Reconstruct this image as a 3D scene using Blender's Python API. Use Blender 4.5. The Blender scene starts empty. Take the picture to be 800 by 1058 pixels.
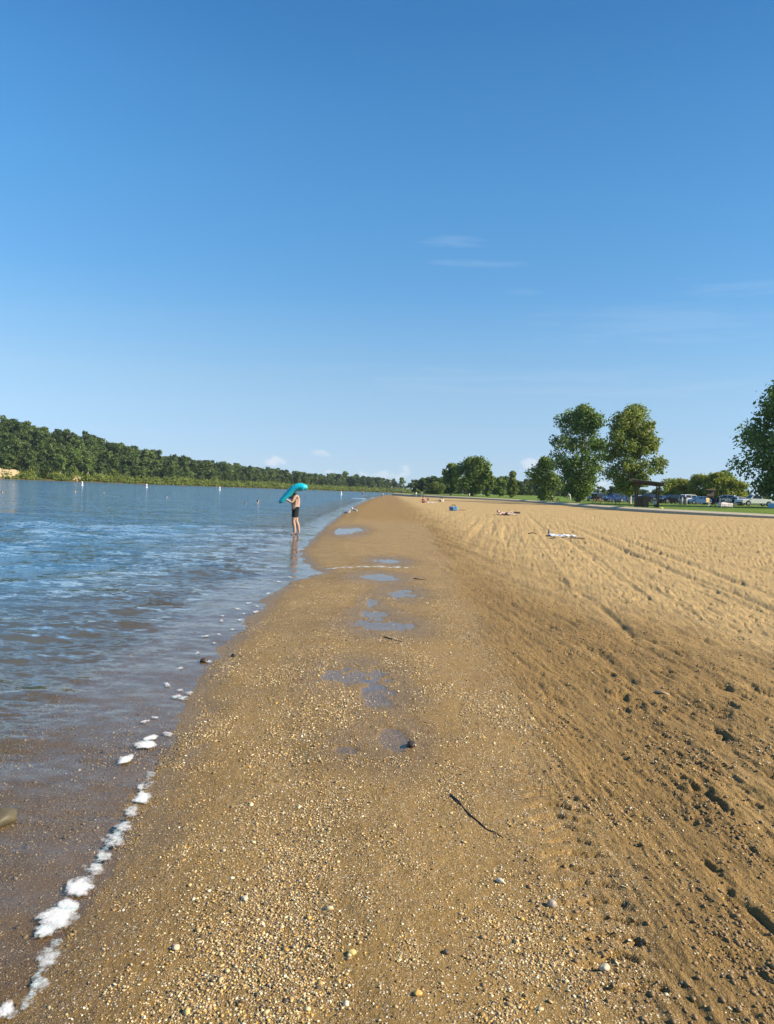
import bpy, bmesh, math, random
import numpy as np
from mathutils import Vector, Matrix
PI = math.pi
rad = math.radians
random.seed(7)
RNG = np.random.default_rng(11)
scene = bpy.context.scene
COL = scene.collection

# ------------------------------------------------------------------ camera
F_PX, PITCH, ROLL, EYE = 795.0, rad(1.56), rad(2.3), 1.75
_R0 = np.array([1, 0, 0.]); _F = np.array([0, math.cos(PITCH), -math.sin(PITCH)]); _U0 = np.cross(_R0, _F)
_R = math.cos(ROLL) * _R0 + math.sin(ROLL) * _U0
_U = math.cos(ROLL) * _U0 - math.sin(ROLL) * _R0
cam = bpy.data.objects.new('camera', bpy.data.cameras.new('camera')); COL.objects.link(cam)
cam.matrix_world = Matrix(((_R[0], _U[0], -_F[0], 0), (_R[1], _U[1], -_F[1], 0), (_R[2], _U[2], -_F[2], EYE), (0, 0, 0, 1)))
cam.data.sensor_fit = 'VERTICAL'; cam.data.sensor_height = 36; cam.data.lens = 36 * F_PX / 1058
cam.data.clip_start = 0.05; cam.data.clip_end = 20000
scene.camera = cam

def ray(x, y):
    return _F + _R * (x - 400) / F_PX + _U * (529 - y) / F_PX
def gp(x, y, z=0.0):
    """where the sight line of photo pixel (x, y) meets height z"""
    d = ray(x, y); t = (z - EYE) / d[2]
    return d * t + np.array([0, 0, EYE])
def at(x, y, D):
    d = ray(x, y)
    return d * (D / d[1]) + np.array([0, 0, EYE])

# ------------------------------------------------------------------ light, sky
SUN_AZ, SUN_EL = rad(101), rad(35)          # azimuth clockwise from +Y (view direction)
sv = Vector((math.sin(SUN_AZ) * math.cos(SUN_EL), math.cos(SUN_AZ) * math.cos(SUN_EL), math.sin(SUN_EL)))
sun = bpy.data.objects.new('sun', bpy.data.lights.new('sun', 'SUN')); COL.objects.link(sun)
sun.rotation_euler = (-sv).to_track_quat('-Z', 'Y').to_euler()
sun.data.energy = 5.0; sun.data.angle = rad(0.53); sun.data.color = (1.0, 0.88, 0.70)

world = bpy.data.worlds.new('World'); scene.world = world; world.use_nodes = True

class NT:
    """small helper to write node trees"""
    def __init__(s, tree):
        s.t = tree
        for n in list(tree.nodes): tree.nodes.remove(n)
    def n(s, typ, **kw):
        nd = s.t.nodes.new(typ)
        for k, v in kw.items():
            if k.startswith('i_'):
                s.inp(nd, k[2:], v)
            else: setattr(nd, k, v)
        return nd
    def inp(s, nd, key, v):
        sock = nd.inputs[int(key)] if key.isdigit() else nd.inputs[key.replace('_', ' ')]
        if hasattr(v, 'links'): s.t.links.new(v, sock)
        elif isinstance(v, bpy.types.Node): s.t.links.new(v.outputs[0], sock)
        else:
            if isinstance(v, tuple) and len(v) == 3 and sock.type == 'RGBA': v = v + (1,)
            sock.default_value = v
    def math(s, op, a, b=0.0, c=None, clamp=False):
        nd = s.n('ShaderNodeMath', operation=op, use_clamp=clamp)
        s.inp(nd, '0', a); s.inp(nd, '1', b)
        if c is not None: s.inp(nd, '2', c)
        return nd.outputs[0]
    def mix(s, fac, a, b, mode='MIX'):
        nd = s.n('ShaderNodeMix', data_type='RGBA', blend_type=mode)
        s.inp(nd, '0', fac); s.inp(nd, '6', a); s.inp(nd, '7', b)
        return nd.outputs[2]
    def ramp(s, v, lo, hi, a=0.0, b=1.0, smooth=True):
        nd = s.n('ShaderNodeMapRange', interpolation_type='SMOOTHSTEP' if smooth else 'LINEAR')
        s.inp(nd, '0', v); s.inp(nd, '1', lo); s.inp(nd, '2', hi); s.inp(nd, '3', a); s.inp(nd, '4', b)
        return nd.outputs[0]
    def noise(s, vec, scale, detail=4, rough=0.55, dim='3D'):
        nd = s.n('ShaderNodeTexNoise', noise_dimensions=dim)
        if vec is not None: s.inp(nd, 'Vector', vec)
        s.inp(nd, 'Scale', scale); s.inp(nd, 'Detail', detail); s.inp(nd, 'Roughness', rough)
        return nd
    def mapping(s, vec, scale=(1, 1, 1), rot=(0, 0, 0), loc=(0, 0, 0)):
        nd = s.n('ShaderNodeMapping'); s.inp(nd, 'Vector', vec)
        s.inp(nd, 'Scale', scale); s.inp(nd, 'Rotation', rot); s.inp(nd, 'Location', loc)
        return nd.outputs[0]
    def colramp(s, fac, stops):
        nd = s.n('ShaderNodeValToRGB'); s.inp(nd, '0', fac)
        e = nd.color_ramp.elements
        while len(e) > 1: e.remove(e[-1])
        e[0].position, e[0].color = stops[0][0], tuple(stops[0][1]) + (1,)
        for p, c in stops[1:]:
            x = e.new(p); x.color = tuple(c) + (1,)
        return nd.outputs[0]

w = NT(world.node_tree)
sky = w.n('ShaderNodeTexSky', sky_type='NISHITA', sun_disc=False, sun_elevation=SUN_EL, sun_rotation=SUN_AZ,
          altitude=0, air_density=1.0, dust_density=0.0, ozone_density=1.0)
tc = w.n('ShaderNodeTexCoord')
sep = w.n('ShaderNodeSeparateXYZ'); w.inp(sep, '0', tc.outputs['Generated'])
elev = sep.outputs[2]
# clouds stand at their own bearings: small cumulus puffs near the horizon, thin wisps higher up
az = w.math('DIVIDE', sep.outputs[0], w.math('MAXIMUM', sep.outputs[1], 0.05))
fine = w.noise(w.mapping(tc.outputs['Generated'], (70, 70, 130)), 1.0, 5, 0.6)
soft = w.noise(w.mapping(tc.outputs['Generated'], (9, 9, 90), rot=(0, rad(-4), 0)), 1.0, 6, 0.62)
def cloud(px, py, wx, wy, noise_, amt):
    d_ = ray(px, py); a0 = d_[0] / d_[1]; z0 = d_[2] / np.linalg.norm(d_)
    qa = w.math('POWER', w.math('ABSOLUTE', w.math('DIVIDE', w.math('SUBTRACT', az, float(a0)), wx / F_PX)), 2.0)
    qz = w.math('POWER', w.math('ABSOLUTE', w.math('DIVIDE', w.math('SUBTRACT', elev, float(z0)), wy / F_PX)), 2.0)
    q_ = w.math('ADD', w.math('ADD', qa, qz), w.math('MULTIPLY', w.math('SUBTRACT', noise_.outputs[0], 0.5), -7.0))
    q_ = w.math('ADD', q_, w.math('MULTIPLY', w.math('LESS_THAN', sep.outputs[1], 0.05), 50.0))
    return w.math('MULTIPLY', w.ramp(q_, 1.3, -0.6), amt)
def total(lst):
    r_ = lst[0]
    for q_ in lst[1:]: r_ = w.math('MAXIMUM', r_, q_)
    return r_
cm = total([cloud(*c_, fine, k_) for *c_, k_ in [(283, 476, 13, 5, 1.0), (334, 468, 12, 4, .8), (345, 488, 9, 3, .7), (395, 492, 26, 6, .7), (418, 487, 8, 6, .8), (547, 480, 10, 9, .9), (622, 503, 9, 6, .9), (240, 478, 8, 3, .3)]])
wm = total([cloud(*c_, soft, k_) for *c_, k_ in [(472, 249, 34, 5, .12), (500, 272, 48, 4, .10), (540, 302, 22, 5, .09), (760, 295, 90, 9, .09), (700, 335, 160, 16, .09), (560, 395, 240, 14, .08), (420, 390, 60, 5, .08)]])
SKY_K = 2 ** -0.85
tone = w.colramp(elev, [(z, tuple(v * SKY_K for v in c)) for z, c in [
    (0.0, (0.51, 0.79, 1.50)), (0.041, (0.60, 0.80, 1.30)), (0.084, (0.73, 0.90, 1.21)), (0.133, (0.83, 1.02, 1.22)), (0.193, (0.77, 1.11, 1.33)),
    (0.251, (0.64, 1.13, 1.43)), (0.357, (0.566, 1.206, 1.554)), (0.442, (0.50, 1.178, 1.58)), (0.516, (0.40, 1.065, 1.52)), (1.0, (0.40, 1.0, 1.45))]])
even = w.math('SUBTRACT', 1.0, w.math('MULTIPLY', sep.outputs[0], w.ramp(elev, 0.1, 0.5, 0.0, 0.30)))
skyc = w.mix(1.0, w.mix(1.0, sky.outputs[0], tone, 'MULTIPLY'), even, 'MULTIPLY')
c1 = w.mix(wm, skyc, (3.2, 3.9, 4.6))
c2 = w.mix(w.math('MULTIPLY', cm, 0.75), c1, (3.9, 4.2, 4.6))
bg = w.n('ShaderNodeBackground', i_Color=c2, i_Strength=0.115)
out = w.n('ShaderNodeOutputWorld'); w.t.links.new(bg.outputs[0], out.inputs[0])

scene.view_settings.view_transform = 'Standard'; scene.view_settings.look = 'None'
scene.view_settings.exposure = 0.85; scene.view_settings.gamma = 1; scene.view_settings.use_curve_mapping = False
scene.cycles.max_bounces = 8; scene.cycles.transparent_max_bounces = 12
scene.cycles.caustics_reflective = False; scene.cycles.caustics_refractive = False

# ------------------------------------------------------------------ materials
def mat(name, col=(0.5, 0.5, 0.5), rough=0.6, vary=0.12, nscale=8.0, metal=0.0, bump=0.0, spec=0.4, trans=None):
    """plain painted / cloth / wood surface with some procedural variation"""
    m = bpy.data.materials.new(name); m.use_nodes = True
    t = NT(m.node_tree)
    tcn = t.n('ShaderNodeTexCoord')
    nz = t.noise(tcn.outputs['Object'], nscale, 4)
    a = tuple(c * (1 - vary) for c in col); b = tuple(min(1, c * (1 + vary)) for c in col)
    cc = t.mix(nz.outputs[0], a, b)
    p = t.n('ShaderNodeBsdfPrincipled', i_Base_Color=cc, i_Roughness=rough, i_Metallic=metal)
    t.inp(p, 'Specular IOR Level', spec)
    if bump:
        bp = t.n('ShaderNodeBump', i_Strength=bump, i_Distance=0.01, i_Height=nz.outputs[0]); t.inp(p, 'Normal', bp)
    o = t.n('ShaderNodeOutputMaterial')
    if trans:
        tl = t.n('ShaderNodeBsdfTranslucent', i_Color=trans); mx = t.n('ShaderNodeMixShader', i_0=0.35)
        t.inp(mx, '1', p); t.inp(mx, '2', tl); t.t.links.new(mx.outputs[0], o.inputs[0])
    else: t.t.links.new(p.outputs[0], o.inputs[0])
    return m

def leaf_mat(name, dark, light, trans=0.3):
    m = bpy.data.materials.new(name); m.use_nodes = True
    t = NT(m.node_tree)
    at_ = t.n('ShaderNodeAttribute', attribute_name='tint')
    cc = t.mix(at_.outputs['Fac'], dark, light)
    p = t.n('ShaderNodeBsdfPrincipled', i_Base_Color=cc, i_Roughness=0.55); t.inp(p, 'Specular IOR Level', 0.25)
    tl = t.n('ShaderNodeBsdfTranslucent', i_Color=t.mix(0.5, cc, t.mix(1.0, cc, (1.6, 1.5, 0.6), 'MULTIPLY')))
    mx = t.n('ShaderNodeMixShader', i_0=trans); t.inp(mx, '1', p); t.inp(mx, '2', tl)
    o = t.n('ShaderNodeOutputMaterial'); t.t.links.new(mx.outputs[0], o.inputs[0])
    return m

# ------------------------------------------------------------------ mesh helpers
def mesh_np(name, V, Fc, material, smooth=True, attrs=None, parent=None, colattrs=None):
    """verts (n,3) + faces as (m,k) int array -> object"""
    V = np.asarray(V, np.float32); Fc = np.asarray(Fc, np.int32)
    me = bpy.data.meshes.new(name)
    me.vertices.add(len(V)); me.vertices.foreach_set('co', V.ravel())
    k = Fc.shape[1]
    me.loops.add(Fc.size); me.loops.foreach_set('vertex_index', Fc.ravel())
    me.polygons.add(len(Fc)); me.polygons.foreach_set('loop_start', np.arange(0, Fc.size, k, dtype=np.int32))
    me.polygons.foreach_set('use_smooth', np.full(len(Fc), smooth))
    me.update(calc_edges=True)
    for kname, arr in (attrs or {}).items():
        a = me.attributes.new(kname, 'FLOAT', 'POINT'); a.data.foreach_set('value', np.asarray(arr, np.float32))
    for kname, arr in (colattrs or {}).items():
        a = me.attributes.new(kname, 'FLOAT_COLOR', 'POINT'); a.data.foreach_set('color', np.asarray(arr, np.float32).ravel())
    if material: me.materials.append(material)
    o = bpy.data.objects.new(name, me); COL.objects.link(o)
    if parent: o.parent = parent
    return o

def obj_bm(name, bm, material, parent=None, smooth=False):
    me = bpy.data.meshes.new(name)
    bmesh.ops.recalc_face_normals(bm, faces=bm.faces)
    bm.to_mesh(me); bm.free()
    if smooth: me.polygons.foreach_set('use_smooth', [True] * len(me.polygons))
    me.materials.append(material)
    o = bpy.data.objects.new(name, me); COL.objects.link(o)
    if parent: o.parent = parent
    return o

def tag(o, label, cat, group=None, kind=None):
    o['label'] = label; o['category'] = cat
    if group: o['group'] = group
    if kind: o['kind'] = kind
    return o
def struct(o, label=None, cat=None, kind='structure'):
    o['kind'] = kind
    if label: o['label'] = label
    if cat: o['category'] = cat
    return o
def empty(name, loc, rz, label, cat, group=None):
    o = bpy.data.objects.new(name, None); COL.objects.link(o)
    o.location = loc; o.rotation_euler = (0, 0, rz); o.empty_display_size = 0.3
    return tag(o, label, cat, group)

def box(bm, c, s, bevel=0.0, rot=None):
    r = bmesh.ops.create_cube(bm, size=1)
    vs = r['verts']
    M = Matrix.Translation(c) @ (rot.to_4x4() if rot else Matrix.Identity(4)) @ Matrix.Diagonal((s[0], s[1], s[2], 1))
    bmesh.ops.transform(bm, matrix=M, verts=vs)
    if bevel:
        es = list({e for v in vs for e in v.link_edges})
        bmesh.ops.bevel(bm, geom=es, offset=bevel, segments=2, affect='EDGES', profile=0.6)
def tube(bm, pts, radii, seg=8, cap=True):
    pts = [Vector(p) for p in pts]
    if not isinstance(radii, (list, tuple)): radii = [radii] * len(pts)
    rings = []
    for i, p in enumerate(pts):
        d = (pts[min(i + 1, len(pts) - 1)] - pts[max(i - 1, 0)]).normalized()
        up = Vector((0, 0, 1)) if abs(d.z) < 0.95 else Vector((1, 0, 0))
        a = d.cross(up).normalized(); b = d.cross(a)
        rings.append([bm.verts.new(p + (a * math.cos(2 * PI * k / seg) + b * math.sin(2 * PI * k / seg)) * radii[i]) for k in range(seg)])
    for r0, r1 in zip(rings, rings[1:]):
        for k in range(seg): bm.faces.new((r0[k], r0[(k + 1) % seg], r1[(k + 1) % seg], r1[k]))
    if cap:
        bm.faces.new(rings[0][::-1]); bm.faces.new(rings[-1])
def ball(bm, c, r, seg=16, rings=10, rot=None):
    q = bmesh.ops.create_uvsphere(bm, u_segments=seg, v_segments=rings, radius=1)
    if not isinstance(r, (tuple, list)): r = (r, r, r)
    M = Matrix.Translation(c) @ (rot.to_4x4() if rot else Matrix.Identity(4)) @ Matrix.Diagonal((*r, 1))
    bmesh.ops.transform(bm, matrix=M, verts=q['verts'])
    return q['verts']
def lathe(bm, prof, seg=20, c=(0, 0, 0)):
    rings = [[bm.verts.new((c[0] + r * math.cos(2 * PI * k / seg), c[1] + r * math.sin(2 * PI * k / seg), c[2] + z)) for k in range(seg)] for r, z in prof]
    for r0, r1 in zip(rings, rings[1:]):
        for k in range(seg): bm.faces.new((r0[k], r0[(k + 1) % seg], r1[(k + 1) % seg], r1[k]))
    bm.faces.new(rings[0][::-1]); bm.faces.new(rings[-1])

# ------------------------------------------------------------------ noise in numpy
_perm = np.random.default_rng(3).permutation(4096)
_ang = np.random.default_rng(5).random(4096) * 2 * PI
_gx, _gy = np.cos(_ang), np.sin(_ang)
def perlin(x, y):
    xi = np.floor(x).astype(np.int64); yi = np.floor(y).astype(np.int64)
    xf = x - xi; yf = y - yi
    u = xf * xf * xf * (xf * (xf * 6 - 15) + 10); v = yf * yf * yf * (yf * (yf * 6 - 15) + 10)
    def gr(a, b, dx, dy):
        h = _perm[(_perm[a & 4095] + b) & 4095]
        return _gx[h] * dx + _gy[h] * dy
    n0 = gr(xi, yi, xf, yf) * (1 - u) + gr(xi + 1, yi, xf - 1, yf) * u
    n1 = gr(xi, yi + 1, xf, yf - 1) * (1 - u) + gr(xi + 1, yi + 1, xf - 1, yf - 1) * u
    return (n0 * (1 - v) + n1 * v) * 1.5
def fbm(x, y, o=4, g=0.5):
    r = 0; a = 1.0; s = 0
    for i in range(o):
        r = r + a * perlin(x * 2 ** i + 17.3 * i, y * 2 ** i - 9.1 * i); s += a; a *= g
    return r / s
def sm(a, b, x):
    t = np.clip((x - a) / (b - a), 0, 1); return t * t * (3 - 2 * t)

# ------------------------------------------------------------------ layout of the shore
_shore = np.array([(-1.1, -60), (-1.1, 2.4), (-1.16, 2.94), (-1.21, 3.58), (-1.35, 4.7), (-1.58, 6.25), (-1.7, 8.7), (-1.84, 12.0), (-1.78, 14.2),
                   (-1.25, 15.8), (-1.75, 17.5), (-2.33, 21), (-2.8, 34), (-3.2, 57), (-3.5, 100), (-3.3, 168), (-1, 334), (8, 450), (28, 700), (40, 900), (60, 4000)])
def shore_x(y):
    return np.interp(y, _shore[:, 1], _shore[:, 0])
KERB = np.array([(70, 44), (52, 58), (42, 67.5), (36.3, 74), (31.5, 80.5), (29, 90), (29, 105), (30.3, 125), (31.5, 160), (30, 190), (25, 214), (16, 236), (8, 262), (4, 300), (3, 345)], float)
FAR = np.array([(-520, -100), (-430, 120), (-290, 270), (-193, 382), (-126, 500), (-80, 620), (-25, 760), (40, 850)], float)   # far shoreline

def seg_dist(px, py, poly):
    """unsigned distance to a polyline and parameter (index + t) of the nearest point, and side sign (+ = left of travel)"""
    best = np.full(px.shape, 1e12); par = np.zeros(px.shape); side = np.ones(px.shape)
    for i in range(len(poly) - 1):
        a = poly[i]; d = poly[i + 1] - a; L2 = d @ d
        t = np.clip(((px - a[0]) * d[0] + (py - a[1]) * d[1]) / L2, 0, 1)
        dx = px - a[0] - t * d[0]; dy = py - a[1] - t * d[1]
        q = dx * dx + dy * dy
        m = q < best
        best = np.where(m, q, best); par = np.where(m, i + t, par)
        side = np.where(m, np.sign(d[0] * (py - a[1]) - d[1] * (px - a[0])), side)
    return np.sqrt(best), par, side
_hillH = np.array([34, 34, 33, 29, 15, 6, 3, 2.5])
def far_h(px, py):
    d, par, side = seg_dist(px, py, FAR)
    d = d * side
    H = np.interp(par, np.arange(len(_hillH)), _hillH)
    z = np.where(d > 0, 0.25 + 0.05 * np.clip(d, 0, 14) + H * sm(8, 100, d), 0.06 * d)
    z = np.where(d > 0, z + 1.2 * fbm(px / 40, py / 40, 2) * sm(15, 60, d), z)
    return z, d

# ponds left on the beach: centre (photo pixel), half sizes in pixels
PUD = [((368, 697), 34, 11), ((392, 716), 22, 14), ((402, 763), 24, 13), ((358, 772), 13, 4.5), ((396, 645), 33, 6.5), ((388, 634), 18, 4.5), ((414, 612), 17, 5),
       ((384, 622), 7, 4), ((392, 596), 22, 4), ((402, 579), 16, 2.6), ((363, 548), 12, 4)]
PUDW = []
for (c, hx, hy) in PUD:
    P = gp(c[0], c[1], 0.11); Pa = gp(c[0] + hx, c[1], 0.11); Pu = gp(c[0], c[1] - hy, 0.11); Pd = gp(c[0], c[1] + hy, 0.11)
    PUDW.append((P[0], P[1], abs(Pa[0] - P[0]), (Pu[1] - Pd[1]) / 2))
PUD_Z = 0.098

def smooth_beach(x, y):
    s = x - shore_x(y)
    z = np.where(s > 0, 0.085 * s, 0)
    z = np.where(s > 1.15, 0.098 + 0.006 * (s - 1.15), z)
    z = np.where(s > 3.2, 0.1103 + 0.0145 * (s - 3.2), z)
    dd = -s
    near = np.interp(dd, [0, 0.15, 0.9, 1.15, 1.8, 4, 10, 30, 100], [0, 0.008, 0.022, 0.05, 0.12, 0.30, 0.8, 1.8, 4])
    return np.where(s > 0, np.minimum(z, 0.62), -near)

def beach_z(x, y, detail=True):
    s0 = x - shore_x(y)
    wob = 0.16 * fbm(x * 0.9 + 5, y * 0.9, 3) * sm(0, 3, y) * sm(60, 20, y)
    z = smooth_beach(x + wob * 0.7, y)
    zf, df = far_h(x, y)
    far = (y > 150) & (x < shore_x(y) - 8) | (x < -60)
    z = np.where(far, np.maximum(np.where(df > -30, zf, -4), -4), z)
    info = {'s': s0}
    # wetness, gravel
    edge = 2.5 + 0.6 * fbm(x * 0.5, y * 0.14, 3) + 1.3 * np.exp(-((y - 7.5) / 3.5) ** 2) + np.clip((4.5 - y), 0, 4) * 0.2
    u = x - edge
    dry = sm(-1.3, 2.1, u + 0.9 * fbm(x * 1.7, y * 0.35, 3) + .5 * fbm(x * 6, y * 2.5, 2))
    info['dry'] = dry
    churn = sm(0.55, 1.25, x + 0.3 * fbm(x * 1.5, y * 0.5, 3) - 0.03 * np.clip(y - 4, 0, 30)) 
    info['churn'] = churn
    gravel = (1 - churn * 0.8) * sm(60, 12, y)
    info['gravel'] = gravel
    pud = np.zeros(x.shape)
    for (cx, cy, rx, ry) in PUDW:
        ww = 1.15 * fbm(x / rx * 0.9 + cx * 9, y / ry * 0.9 + cy * 3, 4, .6) + .8 * fbm(x * 7 + cx, y * 4.5, 3)
        q = ((x - cx) / rx) ** 2 + ((y - cy) / ry) ** 2 + ww
        pud = np.maximum(pud, sm(1.25, 0.2, q))
    damp = np.zeros(x.shape)
    for (cx, cy, rx, ry) in PUDW:
        damp = np.maximum(damp, sm(2.6, 1.0, np.sqrt(((x - cx) / (rx + .06)) ** 2 + ((y - cy) / (ry + .2)) ** 2)))
    info['damp'] = np.maximum(damp * 0.8, sm(0.55, 0.0, s0 + 0.2 * fbm(x * 2, y, 2)))
    if detail:
        near = sm(120, 30, y)
        vv = y * 0.995 + 0.1 * x; uu = x + 0.1 * y + 0.10 * fbm(x * .4, y * .25, 2)
        arc = 0.02 * np.clip(y - 12, 0, 40) ** 1.2 * 0.35
        uu = uu + arc
        land = sm(-0.05, 0.25, s0)
        # gravelly packed sand
        zz = 0.010 * fbm(x * 2.3, y * 1.2, 3) + 0.0045 * fbm(x * 14, y * 11, 3) + 0.003 * fbm(x * 60, y * 50, 2) * sm(14, 4, y)
        # churned, raked sand: furrows that run along the beach, clods and pits
        ud = x - 0.15 * y + 0.06 * fbm(x * .5, y * .1, 2)           # rake direction on the dry sand
        def lines(q, v, f, seed):
            w_ = perlin(q * f + seed, v * 0.05 + seed) + .45 * perlin(q * f * 2.3 + seed, v * .11)
            return w_ * (.55 + .9 * sm(-.25, .3, fbm(q * 1.3 + seed, v * .35 + seed, 2)))
        fur = fbm(uu * 3.2, vv * 0.35, 3)
        low = sm(9.5, 4.5, y) * sm(.9, 2.2, x)                       # roughest at the lower right
        fl = 0.016 * fur - (0.012 + .012 * low) * np.abs(fbm(uu * 5.5 + 40, vv * 1.0, 3)) ** 0.8
        clod = (0.008 + .012 * low) * np.maximum(fbm(uu * 11, vv * 4.0, 3), -0.2) + (0.016 * np.abs(fbm(uu * 15, vv * 8, 3, .6)) + 0.012 * np.abs(fbm(uu * 42 + 9, vv * 31, 2, .6)) * sm(16, 5, y)) * (.35 + .9 * sm(-.2, .25, fbm(uu * 2.1 + 30, vv * .5, 2)))
        grov = 0.014 * lines(uu, vv, 4.2, 11.0) - 0.020 * sm(.22, .5, perlin(uu * 3.1 + 5, vv * .09)) * (.4 + .6 * sm(-.3, .1, fbm(uu * 6, vv * 2.5, 2)))
        pits = (-0.045 * sm(0.26, 0.55, fbm(uu * 4.6 + 7, vv * 1.5 + 3, 3) + .18 * fbm(uu * 19, vv * 13, 3)) - 0.02 * sm(.25, .5, fbm(uu * 9.5 + 2, vv * 4 + 8, 3))) * (.35 + .65 * low)
        rake = (0.008 + 0.014 * sm(12, 22, y)) * np.sin(uu * 2 * PI / 0.42 + 1.2 * fbm(uu * .5, vv * .1, 2)) * sm(0.05, 0.3, fbm(uu * .7, vv * .06, 2) + .25)
        crisp = 0.016 * np.abs(perlin(uu * 13 + 3, vv * 1.6)) + 0.012 * np.abs(perlin(uu * 24 + 8, vv * 4.5)) * sm(24, 10, y)
        zc = fl + clod + pits + rake + grov - crisp
        zc = zc + 0.03 * (fbm(x * .8, y * .5, 2))
        amp = np.where(y > 16, 1.0, 0.62 + 0.38 * sm(0.9, 2.6, x))
        zd = 0.015 * lines(ud, y, 3.4, 3.0) + 0.008 * fbm(ud * 3.5, y * .9, 3) + 0.020 * fbm(ud * 9, y * 3.2, 4, .6) * (.4 + .9 * sm(-.2, .3, fbm(x * .5, y * .2, 2))) - 0.022 * sm(.25, .5, fbm(ud * 6 + 70, y * 2.4, 3)) - 0.022 * sm(.3, .42, perlin(ud * 2.2 + 9, y * .04)) - 0.020 * np.abs(perlin(ud * 9 + 3, y * 1.1)) - 0.014 * np.abs(perlin(ud * 19 + 8, y * 3.4)) * sm(30, 12, y) - 0.03 * sm(.3, .5, fbm(x * 3.3 + 70, y * 2.1, 3, .6))
        zc = zc * (1 - dry) * amp + zd * dry * np.where(y > 20, 1.25, 1.0)
        z = z + near * land * (zz * (1 - churn * .6) + zc * churn) + (1 - land) * sm(-14, -1, s0) * near * zz * 0.7
        # tyre tread print beside the camera
        tx = x - (0.93 + 0.05 * (y - 3.5)); tw = sm(0.17, 0.11, np.abs(tx)) * sm(2.45, 2.6, y) * sm(5.0, 4.3, y)
        bars = sm(0.25, 0.75, np.sin((y + 0.35 * np.abs(tx)) * 2 * PI / 0.135 + 3.2 * fbm(x * 5, y * 4, 3)))
        z = z - 0.020 * tw * bars * sm(-0.55, 0.0, fbm(x * 3.4, y * 2.6, 3)) * (1 + .8 * fbm(x * 30, y * 30, 2))
        # one long groove far out on the dry sand
        gx = 6.05 + (y - 11.9) * 0.116 + 0.05 * np.sin(y)
        z = z - 0.05 * np.exp(-((x - gx) / 0.07) ** 2) * sm(8, 10, y) * sm(27, 22, y)
        gx = 2.9 + (y - 8) * 0.09 + 0.06 * np.sin(y * .7)
        z = z - 0.04 * np.exp(-((x - gx) / 0.06) ** 2) * sm(5, 7, y) * sm(20, 14, y) * sm(-.1, .2, perlin(x * 0 + 3.3, y * .7))
        # ponds: level the ground, then dig
        lvl = np.maximum(damp, pud)
        z = z * (1 - 0.75 * lvl * land) + 0.75 * lvl * land * (PUD_Z + 0.005 + 0.009 * fbm(x * 9, y * 6, 4, .6) + .006 * fbm(x * 38, y * 30, 2) * sm(14, 5, y))
        z = z - 0.0125 * pud * land
    return z, info

# ------------------------------------------------------------------ ground sheet (fan grid: fine near the camera, reaching the horizon)
def fan(rows, cols, y0=-2.5):
    Y = rows[:, None] + 0 * cols[None, :]
    X = cols[None, :] * (rows[:, None] - y0)
    nr, nc = len(rows), len(cols)
    i = np.arange(nr - 1)[:, None] * nc + np.arange(nc - 1)[None, :]
    Fc = np.stack([i, i + 1, i + nc + 1, i + nc], -1).reshape(-1, 4)
    return X.ravel(), Y.ravel(), Fc
inv = np.linspace(1 / 1.5, 1 / 70, 760)
rows = np.concatenate([np.linspace(-2.2, 1.4, 25), 1 / inv, np.geomspace(72, 1200, 90), np.geomspace(1300, 2550, 10)])
cols = np.concatenate([np.linspace(-1.6, -0.62, 90), np.linspace(-0.615, 0.615, 1150), np.linspace(0.62, 1.6, 90)])
X, Y, Fc = fan(rows, cols)
Z, info = beach_z(X, Y)
Z = np.where(Y > 1100, np.where(Y > 1200, 2.0, Z), Z)

gm = bpy.data.materials.new('beach_sand'); gm.use_nodes = True
t = NT(gm.node_tree)
tcn = t.n('ShaderNodeTexCoord'); P3 = tcn.outputs['Object']
A = lambda nme: t.n('ShaderNodeAttribute', attribute_name=nme).outputs['Fac']
dry, grv, damp, churn, green = A('dry'), A('gravel'), A('damp'), A('churn'), A('green')
n1 = t.noise(P3, 1.3, 5); n2 = t.noise(P3, 9, 5); n3 = t.noise(P3, 120, 3, 0.7); n4 = t.noise(P3, 420, 2, 0.6)
wetc = t.mix(n2.outputs[0], (0.215, 0.133, 0.040), (0.330, 0.211, 0.068))
dryc = t.mix(n2.outputs[0], (0.405, 0.277, 0.110), (0.51, 0.362, 0.158))
wetc = t.mix(t.math('MULTIPLY', churn, 0.9), wetc, t.mix(1.0, wetc, (0.93, 0.91, 0.86), 'MULTIPLY'))
sandc = t.mix(dry, wetc, dryc)
sandc = t.mix(t.ramp(n1.outputs[0], 0.35, 0.7), sandc, t.mix(1.0, sandc, (0.80, 0.80, 0.82), 'MULTIPLY'))
sandc = t.mix(t.ramp(n3.outputs[0], 0.35, 0.7), t.mix(1.0, sandc, (0.72, 0.70, 0.68), 'MULTIPLY'), t.mix(1.0, sandc, (1.22, 1.20, 1.15), 'MULTIPLY'))
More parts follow.
